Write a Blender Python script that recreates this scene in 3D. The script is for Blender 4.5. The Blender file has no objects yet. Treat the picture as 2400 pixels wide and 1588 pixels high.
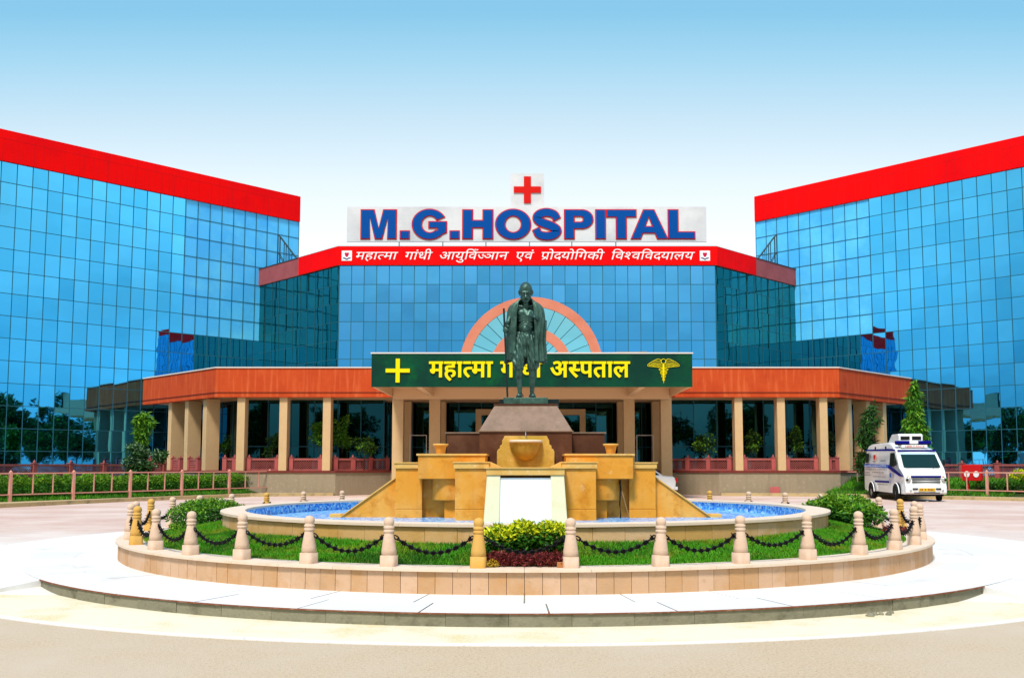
import bpy, bmesh, math, random
import numpy as np
from mathutils import Vector, Matrix
random.seed(7); RNG = np.random.default_rng(7)
C = bpy.context.scene
R = math.radians
PI = math.pi

# ------------------------------------------------------------------ camera, sky, sun, exposure
cam = bpy.data.cameras.new('camera')
cam.sensor_width = 36.0
cam.lens = 33.525
cam.shift_x = -0.015
cam.shift_y = 0.04595
cam.clip_start = 0.1
cam.clip_end = 3000
camo = bpy.data.objects.new('camera', cam)
C.collection.objects.link(camo)
camo.location = (0, 0, 1.5)
camo.rotation_euler = (R(90 + 4.75), 0, 0)
C.camera = camo

SUN_EL, SUN_AZ = R(57), R(-164)        # azimuth measured from +Y towards +X: the sun stands left, a little behind the camera
world = bpy.data.worlds.new('World')
C.world = world
world.use_nodes = True
wn, wl = world.node_tree.nodes, world.node_tree.links
bg = wn['Background']
bg.inputs['Strength'].default_value = 0.1
sky = wn.new('ShaderNodeTexSky')
sky.sky_type = 'NISHITA'
sky.sun_disc = False
sky.sun_elevation = SUN_EL
sky.sun_rotation = SUN_AZ
sky.air_density = 1.0
sky.dust_density = 1.0
sky.ozone_density = 2.0
tc = wn.new('ShaderNodeTexCoord')
sep = wn.new('ShaderNodeSeparateXYZ')
wl.new(tc.outputs['Generated'], sep.inputs[0])
ramp = wn.new('ShaderNodeValToRGB')    # the white haze low in the sky thins out into blue overhead
els = ramp.color_ramp.elements
els[0].position = 0.23; els[0].color = (6.3, 6.3, 6.3, 1)
els[1].position = 0.78; els[1].color = (1.0, 2.3, 4.6, 1)
for pos, col in ((0.285, (5.3, 5.95, 6.2)), (0.345, (3.8, 5.0, 5.7)), (0.40, (2.4, 4.3, 5.45)), (0.44, (1.55, 3.65, 5.1))):
    e = els.new(pos); e.color = (*col, 1)
y2 = wn.new('ShaderNodeCombineXYZ')
wl.new(sep.outputs['Y'], y2.inputs[1])
wl.new(sep.outputs['Z'], y2.inputs[2])
ylen = wn.new('ShaderNodeVectorMath')
ylen.operation = 'LENGTH'
wl.new(y2.outputs[0], ylen.inputs[0])
elev = wn.new('ShaderNodeMath')
elev.operation = 'DIVIDE'
wl.new(sep.outputs['Z'], elev.inputs[0])
wl.new(ylen.outputs['Value'], elev.inputs[1])
wl.new(elev.outputs[0], ramp.inputs[0])
mixw = wn.new('ShaderNodeMix')
mixw.data_type = 'RGBA'
mixw.inputs[0].default_value = 0.88
wl.new(sky.outputs[0], mixw.inputs[6])
wl.new(ramp.outputs[0], mixw.inputs[7])
# away from the building (behind the viewer) the sky is bluer, with soft clouds: unseen, shaped for the glass reflections
back = wn.new('ShaderNodeMapRange')
back.interpolation_type = 'SMOOTHSTEP'
back.inputs[1].default_value = .25
back.inputs[2].default_value = -.25
wl.new(sep.outputs['Y'], back.inputs[0])
ramp2 = wn.new('ShaderNodeValToRGB')
els2 = ramp2.color_ramp.elements
els2[0].position = 0.0; els2[0].color = (1.5, 3.0, 3.5, 1)
els2[1].position = 0.8; els2[1].color = (1.2, 2.6, 4.8, 1)
for pos, col in ((.10, (3.0, 4.5, 4.9)), (.2, (5.3, 5.8, 5.7)), (.3, (6.6, 7.0, 6.4)), (.45, (4.5, 5.6, 6.2))):
    e = els2.new(pos); e.color = (*col, 1)
wl.new(sep.outputs['Z'], ramp2.inputs[0])
cln = wn.new('ShaderNodeTexNoise')
cln.inputs['Scale'].default_value = 3.2
cln.inputs['Detail'].default_value = 5
cmap = wn.new('ShaderNodeMapping')
cmap.inputs['Scale'].default_value = (1, 1, 2.6)
wl.new(tc.outputs['Generated'], cmap.inputs[0])
wl.new(cmap.outputs[0], cln.inputs['Vector'])
cmr = wn.new('ShaderNodeMapRange')
cmr.inputs[1].default_value = .35
cmr.inputs[2].default_value = .68
cmr.inputs[3].default_value = .74
cmr.inputs[4].default_value = 1.18
wl.new(cln.outputs[0], cmr.inputs[0])
side = wn.new('ShaderNodeMapRange')       # unseen sky brightened to the sides, added to lighten the wing reflections
side.inputs[1].default_value = -.55
side.inputs[2].default_value = -.20
side.inputs[3].default_value = .86
side.inputs[4].default_value = 1.42
wl.new(sep.outputs['Y'], side.inputs[0])
smul = wn.new('ShaderNodeMath')
smul.operation = 'MULTIPLY'
wl.new(cmr.outputs[0], smul.inputs[0])
wl.new(side.outputs[0], smul.inputs[1])
cmul = wn.new('ShaderNodeVectorMath')
cmul.operation = 'SCALE'
wl.new(ramp2.outputs[0], cmul.inputs[0])
wl.new(smul.outputs[0], cmul.inputs['Scale'])
mixb = wn.new('ShaderNodeMix')
mixb.data_type = 'RGBA'
wl.new(back.outputs[0], mixb.inputs[0])
wl.new(mixw.outputs[2], mixb.inputs[6])
wl.new(cmul.outputs[0], mixb.inputs[7])
wl.new(mixb.outputs[2], bg.inputs[0])

sun = bpy.data.lights.new('sun', 'SUN')
sun.energy = 2.5
sun.angle = R(11)
sun.color = (1.0, 0.95, 0.88)
suno = bpy.data.objects.new('sun', sun)
C.collection.objects.link(suno)
sd = Vector((math.sin(SUN_AZ) * math.cos(SUN_EL), math.cos(SUN_AZ) * math.cos(SUN_EL), math.sin(SUN_EL)))
suno.rotation_euler = sd.to_track_quat('Z', 'Y').to_euler()
C.view_settings.view_transform = 'Standard'
C.view_settings.look = 'None'
C.view_settings.gamma = 1
C.view_settings.exposure = 0.8

# ------------------------------------------------------------------ materials
MATS = {}


def mat(name, col, rough=0.7, metal=0.0, vary=None, island=None, bump=None, spec=0.15, coat=0.0, streak=None):
    """vary = [(scale, colour, low, high)...] noise stains; island = colour mixed in at random per loose piece;
    streak = (colour, amount) vertical rain streaks; bump = (scale, strength)"""
    m = bpy.data.materials.new(name)
    m.use_nodes = True
    n, l = m.node_tree.nodes, m.node_tree.links
    b = n['Principled BSDF']
    b.inputs['Roughness'].default_value = rough
    b.inputs['Metallic'].default_value = metal
    b.inputs['Specular IOR Level'].default_value = spec
    b.inputs['Coat Weight'].default_value = coat
    tex = n.new('ShaderNodeTexCoord')
    cur = n.new('ShaderNodeRGB')
    cur.outputs[0].default_value = (*col, 1)
    out = cur.outputs[0]

    def mix(fac, other, out):
        mx = n.new('ShaderNodeMix')
        mx.data_type = 'RGBA'
        l.new(fac, mx.inputs[0])
        l.new(out, mx.inputs[6])
        mx.inputs[7].default_value = (*other, 1)
        return mx.outputs[2]
    if island:
        g = n.new('ShaderNodeNewGeometry')
        out = mix(g.outputs['Random Per Island'], island, out)
    for (sc, c2, lo, hi) in (vary or []):
        no = n.new('ShaderNodeTexNoise')
        no.inputs['Scale'].default_value = sc
        no.inputs['Detail'].default_value = 6
        no.inputs['Roughness'].default_value = 0.65
        l.new(tex.outputs['Object'], no.inputs['Vector'])
        mr = n.new('ShaderNodeMapRange')
        mr.inputs[1].default_value = lo
        mr.inputs[2].default_value = hi
        l.new(no.outputs[0], mr.inputs[0])
        out = mix(mr.outputs[0], c2, out)
    if streak:
        mp = n.new('ShaderNodeMapping')
        mp.inputs['Scale'].default_value = (5, 5, 0.5)
        l.new(tex.outputs['Object'], mp.inputs[0])
        no = n.new('ShaderNodeTexNoise')
        no.inputs['Scale'].default_value = 1.0
        no.inputs['Detail'].default_value = 5
        l.new(mp.outputs[0], no.inputs['Vector'])
        mr = n.new('ShaderNodeMapRange')
        mr.inputs[1].default_value = 0.5
        mr.inputs[2].default_value = 0.75
        mr.inputs[4].default_value = streak[1]
        l.new(no.outputs[0], mr.inputs[0])
        out = mix(mr.outputs[0], streak[0], out)
    l.new(out, b.inputs['Base Color'])
    if bump:
        no = n.new('ShaderNodeTexNoise')
        no.inputs['Scale'].default_value = bump[0]
        no.inputs['Detail'].default_value = 5
        l.new(tex.outputs['Object'], no.inputs['Vector'])
        bp = n.new('ShaderNodeBump')
        bp.inputs['Strength'].default_value = bump[1]
        bp.inputs['Distance'].default_value = 0.02
        l.new(no.outputs[0], bp.inputs['Height'])
        l.new(bp.outputs[0], b.inputs['Normal'])
    MATS[name] = m
    return m


M_ROAD = mat('asphalt', (.56, .425, .275), .9, vary=[(38, (.40, .295, .185), .50, .66), (55, (.76, .62, .45), .56, .70), (.35, (.58, .47, .34), .45, .7)], bump=(120, .5))
M_LINE = mat('road paint', (.72, .68, .62), .8, vary=[(14, (.42, .35, .27), .56, .8)])
M_SAND = mat('sand', (.74, .67, .49), .95, vary=[(1.1, (.66, .50, .20), .5, .74), (4, (.6, .5, .3), .6, .8), (30, (.78, .72, .5), .5, .7)], bump=(60, .6))
M_PAVE = mat('pale paving', (.66, .63, .58), .85, island=(.76, .74, .7), vary=[(1.1, (.5, .44, .36), .58, .85)], bump=(40, .2))
M_PLAZA = mat('pink plaza paving', (.56, .375, .29), .85, vary=[(.22, (.68, .54, .45), .42, .62), (2.5, (.5, .33, .27), .55, .8), (60, (.66, .5, .42), .5, .8)], bump=(50, .3))
def plaza_near_pale(m):  # paler cream towards the near side, with brown blotches all over
    n, l = m.node_tree.nodes, m.node_tree.links
    b = n['Principled BSDF']
    old = b.inputs['Base Color'].links[0].from_socket
    tex = n.new('ShaderNodeTexCoord')
    sp = n.new('ShaderNodeSeparateXYZ')
    l.new(tex.outputs['Object'], sp.inputs[0])
    no = n.new('ShaderNodeTexNoise')
    no.inputs['Scale'].default_value = .35
    no.inputs['Detail'].default_value = 6
    l.new(tex.outputs['Object'], no.inputs['Vector'])
    ma = n.new('ShaderNodeMath')
    ma.operation = 'MULTIPLY_ADD'
    ma.inputs[1].default_value = 9
    l.new(no.outputs[0], ma.inputs[0])
    l.new(sp.outputs['Y'], ma.inputs[2])
    mr = n.new('ShaderNodeMapRange')
    mr.inputs[1].default_value = 19.5
    mr.inputs[2].default_value = 26
    l.new(ma.outputs[0], mr.inputs[0])
    mx = n.new('ShaderNodeMix')
    mx.data_type = 'RGBA'
    l.new(mr.outputs[0], mx.inputs[0])
    mx.inputs[6].default_value = (.70, .66, .58, 1)
    l.new(old, mx.inputs[7])
    n2 = n.new('ShaderNodeTexNoise')
    n2.inputs['Scale'].default_value = 1.4
    n2.inputs['Detail'].default_value = 8
    n2.inputs['Roughness'].default_value = .7
    l.new(tex.outputs['Object'], n2.inputs['Vector'])
    mr2 = n.new('ShaderNodeMapRange')
    mr2.inputs[1].default_value = .56
    mr2.inputs[2].default_value = .8
    mr2.inputs[4].default_value = .7
    l.new(n2.outputs[0], mr2.inputs[0])
    m2 = n.new('ShaderNodeMix')
    m2.data_type = 'RGBA'
    l.new(mr2.outputs[0], m2.inputs[0])
    l.new(mx.outputs[2], m2.inputs[6])
    m2.inputs[7].default_value = (.40, .33, .24, 1)
    l.new(m2.outputs[2], b.inputs['Base Color'])


plaza_near_pale(M_PLAZA)
M_KERB = mat('kerb stone', (.20, .185, .125), .9, island=(.26, .24, .165), vary=[(5, (.08, .075, .045), .5, .8)], bump=(30, .5))
M_KTOP = mat('kerb edge band', (.22, .07, .035), .85, vary=[(8, (.42, .28, .2), .5, .8)])
M_YKERB = mat('tan kerb', (.50, .37, .18), .9, vary=[(3, (.2, .16, .1), .5, .75)], bump=(20, .4))
M_SLAB = mat('pink sandstone slabs', (.50, .29, .145), .75, island=(.60, .39, .25), vary=[(3, (.50, .26, .10), .5, .75), (9, (.38, .22, .11), .58, .85), (1.2, (.42, .27, .15), .55, .8)], bump=(40, .15))
M_COPE = mat('pale sandstone coping', (.72, .57, .42), .7, vary=[(4, (.64, .45, .28), .5, .8)])
M_AMB = mat('amber sandstone', (.70, .285, .028), .6, vary=[(1.3, (.74, .38, .085), .42, .66), (3.6, (.52, .17, .008), .52, .74), (2.3, (.76, .52, .22), .62, .76), (9, (.5, .22, .04), .62, .8)], bump=(25, .15), streak=((.42, .2, .05), .5))
M_NICHE = mat('stained amber stone', (.60, .36, .075), .6, vary=[(2.4, (.42, .26, .03), .42, .62), (7, (.66, .46, .16), .58, .8)], streak=((.36, .2, .03), .6), bump=(25, .2))
M_AMBL = mat('light amber sandstone', (.70, .40, .10), .6, vary=[(3, (.60, .29, .05), .48, .75), (11, (.76, .55, .28), .55, .8)], bump=(25, .2))
M_POOLW = mat('honey sandstone slabs', (.52, .29, .06), .7, island=(.64, .43, .24), vary=[(2.5, (.48, .26, .06), .52, .75)], bump=(35, .2))
M_CREAM = mat('cream marble', (.74, .66, .40), .5, vary=[(3, (.70, .58, .30), .5, .8)])
M_WHITE = mat('white marble panel', (.84, .82, .72), .4)
M_TAUPE = mat('taupe granite', (.25, .165, .115), .5, vary=[(2.2, (.18, .12, .08), .45, .7), (16, (.31, .22, .16), .55, .8)], streak=((.15, .10, .07), .6))
M_BROWN = mat('brown granite', (.085, .030, .014), .5, vary=[(2, (.14, .06, .032), .45, .7), (30, (.07, .028, .016), .5, .8)])
M_BLACK = mat('black granite', (.012, .022, .02), .25)
M_BOLL = mat('pink stone bollard', (.61, .42, .29), .75, vary=[(6, (.68, .50, .37), .4, .7), (16, (.46, .28, .16), .58, .85), (3, (.52, .36, .2), .6, .8)], bump=(45, .15))
M_BOLY = mat('yellow stone bollard', (.60, .34, .085), .7, vary=[(6, (.66, .34, .06), .45, .7)], bump=(45, .15))
M_CHAIN = mat('black iron', (.012, .011, .011), .5, .6)
M_SOIL = mat('soil under lawn', (.035, .06, .012), .95, vary=[(2, (.06, .045, .02), .5, .7)])
M_GRASS = mat('grass blades', (.045, .24, .004), .6, island=(.10, .36, .008), vary=[(1.6, (.24, .30, .012), .50, .68), (.9, (.03, .15, .004), .48, .62), (5, (.24, .18, .03), .57, .72)], spec=.2)
M_GRASSF = mat('bank grass blades', (.045, .21, .006), .6, island=(.11, .34, .01), vary=[(.8, (.02, .08, .006), .5, .65)], spec=.2)
M_LEAF = mat('green leaves', (.022, .11, .008), .45, island=(.07, .22, .012))
M_LEAFD = mat('dark leaves', (.014, .05, .01), .5, island=(.035, .1, .016))
M_LEAFL = mat('light green leaves', (.10, .27, .015), .45, island=(.19, .36, .02))
M_LEAFW = mat('pale green leaves', (.06, .15, .05), .45, island=(.22, .33, .18))
M_LEAFY = mat('yellow leaves', (.42, .50, .01), .45, island=(.66, .66, .015))
M_LEAFR = mat('maroon leaves', (.10, .012, .012), .45, island=(.27, .045, .04))
M_BARK = mat('bark', (.12, .08, .05), .9, vary=[(8, (.06, .04, .025), .4, .7)], bump=(20, .6))
M_RED = mat('red fascia panels', (.90, .002, .002), .6, vary=[(.25, (.72, .001, .004), .45, .7)], spec=.05, streak=((.66, .004, .006), .6))
M_SEAM = mat('red panel seam', (.55, .002, .003), .6)
M_MAROON = mat('maroon fascia', (.34, .085, .085), .6, vary=[(1.2, (.27, .06, .06), .45, .7)])
M_ORANGE = mat('orange plaster band', (.53, .066, .012), .7, vary=[(.7, (.44, .045, .008), .45, .7)], streak=((.66, .14, .04), .8), bump=(18, .15))
M_DKRED = mat('dark red stone cap', (.20, .035, .025), .7, vary=[(2, (.14, .03, .025), .4, .7)])
M_COL = mat('cream column plaster', (.62, .42, .215), .8, vary=[(1.5, (.56, .37, .18), .45, .7)], bump=(30, .1))
M_SOFF = mat('porch ceiling paint', (.72, .50, .28), .8)
M_PLINTH = mat('grey stone plinth', (.31, .25, .165), .8, vary=[(1.4, (.33, .26, .17), .45, .7), (6, (.46, .38, .27), .55, .8)], bump=(30, .15), streak=((.25, .2, .13), .6))
M_CONC = mat('roof concrete', (.45, .42, .38), .9)
M_BODY = mat('building back wall', (.42, .40, .38), .9)
M_GREEN = mat('green sign board', (.003, .062, .028), .5, vary=[(.45, (.004, .036, .024), .42, .6), (.8, (.003, .10, .022), .55, .75)], spec=.08)
M_YEL = mat('yellow lettering', (.80, .66, .0), .5)
M_TRIM = mat('pale trim', (.66, .62, .56), .7)
M_BOARD = mat('white sign board', (.66, .66, .66), .45, vary=[(.25, (.50, .50, .51), .46, .66)])
M_BLUE = mat('blue lettering', (.002, .065, .29), .5, spec=.05)
M_REDL = mat('red lettering', (.62, .012, .008), .5, spec=.05)
M_WLET = mat('white lettering', (.85, .82, .82), .5)
M_PINKM = mat('magenta mark', (.5, .01, .06), .5)
M_NAVY = mat('navy mark', (.02, .03, .12), .5)
M_STEEL = mat('galvanised steel', (.28, .30, .30), .5, .6)
M_DKSTEEL = mat('dark steel', (.05, .085, .085), .5, .5)
M_RINGP = mat('salmon arch band', (.60, .21, .135), .6, vary=[(1, (.55, .17, .10), .45, .7)])
M_JALI = mat('pink red lattice stone', (.38, .105, .09), .75, vary=[(3, (.31, .08, .07), .45, .7)])
M_JALIP = mat('red stone posts', (.44, .10, .09), .75, vary=[(4, (.36, .09, .08), .45, .7)])
M_FENCE = mat('salmon painted steel', (.70, .30, .22), .55, vary=[(7, (.62, .42, .33), .5, .75)])
M_BRONZE = mat('green bronze', (.055, .125, .095), .4, .55, vary=[(5, (.016, .048, .036), .44, .66), (17, (.13, .22, .18), .56, .8)], bump=(45, .3), spec=.5)
M_VAN = mat('white van paint', (.80, .82, .80), .25, coat=.6, spec=.5)
M_VBLUE = mat('blue van stripe', (.004, .006, .17), .4, spec=.05)
M_VLBL = mat('light blue van stripe', (.04, .12, .42), .4, spec=.05)
M_GLASSV = mat('van window glass', (.006, .028, .026), .12, spec=.22)
M_FILM = mat('dark window film', (.006, .016, .014), .35, spec=.03)
M_TYRE = mat('tyre rubber', (.012, .012, .012), .85)
M_RIM = mat('wheel rim', (.42, .43, .43), .35, .8)
M_BLKP = mat('black plastic', (.012, .012, .013), .5)
M_LAMP = mat('lamp glass', (.55, .53, .5), .1, .4)
M_AMBER = mat('amber lens', (.65, .20, .02), .2)
M_TAIL = mat('tail light red', (.55, .01, .01), .2)
M_PLATE = mat('yellow number plate', (.62, .40, .03), .5)
M_GREY = mat('grey van lettering', (.20, .22, .20), .6)
M_REDB = mat('red painted metal', (.55, .012, .012), .4)
M_PVC = mat('dull hose', (.35, .22, .10), .5)
M_TREDK = mat('dark interior', (.01, .014, .015), .7)
M_BRICK = mat('clay brick', (.42, .17, .06), .8)


def glass(name, tint, tint2, rough=0.015, metal=1.0):
    """mirror glass: every pane (a loose quad) has a slightly different coating"""
    m = bpy.data.materials.new(name)
    m.use_nodes = True
    n, l = m.node_tree.nodes, m.node_tree.links
    b = n['Principled BSDF']
    b.inputs['Roughness'].default_value = rough
    b.inputs['Metallic'].default_value = metal
    g = n.new('ShaderNodeNewGeometry')
    mx = n.new('ShaderNodeMix')
    mx.data_type = 'RGBA'
    l.new(g.outputs['Random Per Island'], mx.inputs[0])
    mx.inputs[6].default_value = (*tint, 1)
    mx.inputs[7].default_value = (*tint2, 1)
    tex = n.new('ShaderNodeTexCoord')
    no = n.new('ShaderNodeTexNoise')            # dust and rain marks
    no.inputs['Scale'].default_value = 0.5
    no.inputs['Detail'].default_value = 6
    mp = n.new('ShaderNodeMapping')
    mp.inputs['Scale'].default_value = (4, 4, .6)
    l.new(tex.outputs['Object'], mp.inputs[0])
    l.new(mp.outputs[0], no.inputs['Vector'])
    mr = n.new('ShaderNodeMapRange')
    mr.inputs[1].default_value = .45
    mr.inputs[2].default_value = .85
    mr.inputs[4].default_value = .28
    l.new(no.outputs[0], mr.inputs[0])
    m2 = n.new('ShaderNodeMix')
    m2.data_type = 'RGBA'
    l.new(mr.outputs[0], m2.inputs[0])
    l.new(mx.outputs[2], m2.inputs[6])
    m2.inputs[7].default_value = (tint[0] * 1.3 + .008, tint[1] * 1.12 + .01, tint[2] * .95, 1)
    l.new(m2.outputs[2], b.inputs['Base Color'])
    nb = n.new('ShaderNodeTexNoise')            # panes bow a little
    nb.inputs['Scale'].default_value = 1.1
    nb.inputs['Detail'].default_value = 1
    l.new(tex.outputs['Object'], nb.inputs['Vector'])
    bp = n.new('ShaderNodeBump')
    bp.inputs['Strength'].default_value = .05
    bp.inputs['Distance'].default_value = .05
    l.new(nb.outputs[0], bp.inputs['Height'])
    l.new(bp.outputs[0], b.inputs['Normal'])
    MATS[name] = m
    return m


M_GLW = glass('blue mirror glass', (.060, .46, .88), (.095, .55, 1.0))
M_GLM = glass('grey blue mirror glass', (.082, .42, .78), (.115, .48, .92))
M_GLF = glass('teal mirror glass', (.045, .235, .20), (.06, .28, .245))
M_GLG = glass('dark green glass', (.016, .07, .085), (.026, .11, .13))
M_GLA = glass('pale fan glass', (.32, .80, .95), (.40, .88, 1.0))
M_SKYPANE = mat('pale blue painted sky panes', (.062, .42, .86), .25, island=(.085, .50, .95), vary=[(.22, (.13, .60, .93), .48, .68)], spec=.12)  # opaque panes with the mirrored sky put into their colour
M_MULL = mat('dark teal mullion', (.02, .11, .15), .5)


def tile_mat():
    m = bpy.data.materials.new('blue mosaic tiles')
    m.use_nodes = True
    n, l = m.node_tree.nodes, m.node_tree.links
    b = n['Principled BSDF']
    b.inputs['Roughness'].default_value = .25
    tex = n.new('ShaderNodeTexCoord')
    v = n.new('ShaderNodeTexVoronoi')
    v.inputs['Scale'].default_value = 22
    l.new(tex.outputs['Object'], v.inputs['Vector'])
    sepc = n.new('ShaderNodeSeparateColor')
    l.new(v.outputs['Color'], sepc.inputs[0])
    r = n.new('ShaderNodeValToRGB')
    e = r.color_ramp.elements
    e[0].position = 0; e[0].color = (.03, .16, .60, 1)
    e[1].position = 1; e[1].color = (.75, .85, .9, 1)
    for p, c in ((.3, (.07, .33, .80)), (.55, (.18, .52, .88)), (.8, (.36, .66, .90))):
        x = e.new(p); x.color = (*c, 1)
    l.new(sepc.outputs[0], r.inputs[0])
    l.new(r.outputs[0], b.inputs['Base Color'])
    return m


M_TILE = tile_mat()


# ------------------------------------------------------------------ mesh helpers
def link(o, parent=None):
    C.collection.objects.link(o)
    if parent is not None:
        o.parent = parent
    return o


def tag(o, label=None, cat=None, group=None, kind=None):
    if label: o['label'] = label
    if cat: o['category'] = cat
    if group: o['group'] = group
    if kind: o['kind'] = kind
    return o


def thing(name, label, cat, loc=(0, 0, 0), rz=0, group=None):
    o = bpy.data.objects.new(name, None)
    o.empty_display_size = .2
    link(o)
    o.location = loc
    o.rotation_euler = (0, 0, rz)
    return tag(o, label, cat, group)


def copy_tree(o, parent=None):
    c = o.copy()
    C.collection.objects.link(c)
    if parent is not None:
        c.parent = parent
    for ch in list(o.children):
        copy_tree(ch, c)
    return c


class MB:
    def __init__(s):
        s.v, s.f, s.sm = [], [], []

    def add(s, vs, fs, smooth=False):
        b = len(s.v)
        s.v += [tuple(p) for p in vs]
        for f in fs:
            s.f.append(tuple(b + i for i in f))
            s.sm.append(smooth)
        return s

    def box(s, x0, x1, y0, y1, z0, z1):
        return s.add([(x0, y0, z0), (x1, y0, z0), (x1, y1, z0), (x0, y1, z0), (x0, y0, z1), (x1, y0, z1), (x1, y1, z1), (x0, y1, z1)],
                     [(3, 2, 1, 0), (4, 5, 6, 7), (0, 1, 5, 4), (1, 2, 6, 5), (2, 3, 7, 6), (3, 0, 4, 7)])

    def obox(s, p, d, w0, w1, n0, n1, z0, z1):
        """box along direction d (2D unit) from point p: w along d, n along the right-hand normal (dy,-dx)"""
        n = (d[1], -d[0])
        q = [(p[0] + d[0] * w + n[0] * k, p[1] + d[1] * w + n[1] * k) for (w, k) in ((w0, n1), (w1, n1), (w1, n0), (w0, n0))]
        vs = [(a, b, z0) for a, b in q] + [(a, b, z1) for a, b in q]
        return s.add(vs, [(3, 2, 1, 0), (4, 5, 6, 7), (0, 1, 5, 4), (1, 2, 6, 5), (2, 3, 7, 6), (3, 0, 4, 7)])

    def prism(s, pts, z0, z1):
        """vertical prism over a counter-clockwise polygon"""
        n = len(pts)
        vs = [(x, y, z0) for x, y in pts] + [(x, y, z1) for x, y in pts]
        fs = [tuple(reversed(range(n))), tuple(range(n, 2 * n))] + [(i, (i + 1) % n, n + (i + 1) % n, n + i) for i in range(n)]
        return s.add(vs, fs)

    def prism_y(s, pts, y0, y1):
        """polygon in xz extruded along y"""
        n = len(pts)
        vs = [(x, y0, z) for x, z in pts] + [(x, y1, z) for x, z in pts]
        fs = [tuple(range(n)), tuple(reversed(range(n, 2 * n)))] + [(i, n + i, n + (i + 1) % n, (i + 1) % n) for i in range(n)]
        return s.add(vs, fs)

    def prism_x(s, pts, x0, x1):
        """polygon in yz extruded along x"""
        n = len(pts)
        vs = [(x0, y, z) for y, z in pts] + [(x1, y, z) for y, z in pts]
        fs = [tuple(reversed(range(n))), tuple(range(n, 2 * n))] + [(i, (i + 1) % n, n + (i + 1) % n, n + i) for i in range(n)]
        return s.add(vs, fs)

    def tube(s, pts, r, n=8, closed=False, caps=True, smooth=True):
        pts = [Vector(p) for p in pts]
        N = len(pts)
        rr = r if isinstance(r, (list, tuple)) else [r] * N
        vs = []
        up = Vector((0, 0, 1))
        for i, p in enumerate(pts):
            a = pts[(i - 1) % N] if (closed or i > 0) else p
            b = pts[(i + 1) % N] if (closed or i < N - 1) else p
            t = (b - a)
            t = t.normalized() if t.length > 1e-9 else Vector((0, 0, 1))
            u = t.cross(up)
            if u.length < 1e-3:
                u = t.cross(Vector((0, 1, 0)))
            u.normalize()
            w = u.cross(t)
            for k in range(n):
                q = 2 * PI * k / n
                vs.append(p + (u * math.cos(q) + w * math.sin(q)) * rr[i])
        fs = []
        for i in range(N if closed else N - 1):
            j = (i + 1) % N
            for k in range(n):
                fs.append((i * n + k, j * n + k, j * n + (k + 1) % n, i * n + (k + 1) % n))
        s.add(vs, fs, smooth)
        if caps and not closed:
            s.add(vs[:n], [tuple(range(n))])
            s.add(vs[-n:], [tuple(reversed(range(n)))])
        return s

    def lathe(s, prof, c=(0, 0, 0), n=24, smooth=True, sq=None):
        vs, fs = [], []
        m = len(prof)
        for (r, z) in prof:
            for k in range(n):
                a = 2 * PI * k / n
                q = r
                if sq and z <= sq:                     # squared foot with rounded corners
                    ca, sa = abs(math.cos(a)), abs(math.sin(a))
                    q = r / ((ca ** 5 + sa ** 5) ** (1 / 5))
                vs.append((c[0] + q * math.cos(a), c[1] + q * math.sin(a), c[2] + z))
        for i in range(m - 1):
            for k in range(n):
                fs.append((i * n + k, i * n + (k + 1) % n, (i + 1) * n + (k + 1) % n, (i + 1) * n + k))
        s.add(vs, fs, smooth)
        if prof[0][0] > 1e-6: s.add(vs[:n], [tuple(reversed(range(n)))])
        if prof[-1][0] > 1e-6: s.add(vs[-n:], [tuple(range(n))])
        return s

    def sector(s, c, r0, r1, z0, z1, a0, a1, n=1, smooth=False):
        vs, fs = [], []
        for i in range(n + 1):
            a = a0 + (a1 - a0) * i / n
            ca, sa = math.sin(a), -math.cos(a)           # angle 0 faces the camera (-y)
            for (r, z) in ((r0, z0), (r1, z0), (r1, z1), (r0, z1)):
                vs.append((c[0] + r * ca, c[1] + r * sa, z))
        for i in range(n):
            for k in range(4):
                fs.append((i * 4 + k, i * 4 + (k + 1) % 4, i * 4 + 4 + (k + 1) % 4, i * 4 + 4 + k))
        s.add(vs, fs, smooth)
        if abs(a1 - a0) < 2 * PI - 1e-6:
            s.add(vs[:4], [(3, 2, 1, 0)]); s.add(vs[-4:], [(0, 1, 2, 3)])
        return s

    def panel(s, pts, t):
        """convex planar polygon thickened by t along its normal"""
        P = [Vector(p) for p in pts]
        nrm = (P[1] - P[0]).cross(P[2] - P[0]).normalized()
        n = len(P)
        vs = P + [p + nrm * t for p in P]
        fs = [tuple(reversed(range(n))), tuple(range(n, 2 * n))] + [(i, (i + 1) % n, n + (i + 1) % n, n + i) for i in range(n)]
        return s.add(vs, fs)

    def build(s, name, m, parent=None, bevel=0, fix=True, seg=2):
        me = bpy.data.meshes.new(name)
        me.from_pydata(s.v, [], s.f)
        me.polygons.foreach_set('use_smooth', s.sm)
        if fix or bevel:
            bm = bmesh.new()
            bm.from_mesh(me)
            if fix: bmesh.ops.recalc_face_normals(bm, faces=bm.faces)
            if bevel:
                bmesh.ops.remove_doubles(bm, verts=bm.verts, dist=1e-5)
                ed = [e for e in bm.edges if len(e.link_faces) == 2 and e.calc_face_angle(0) > .5]
                bmesh.ops.bevel(bm, geom=ed, offset=bevel, segments=seg, affect='EDGES', profile=.5, clamp_overlap=True)
            bm.to_mesh(me)
            bm.free()
        me.materials.append(m)
        o = bpy.data.objects.new(name, me)
        return link(o, parent)


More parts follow.
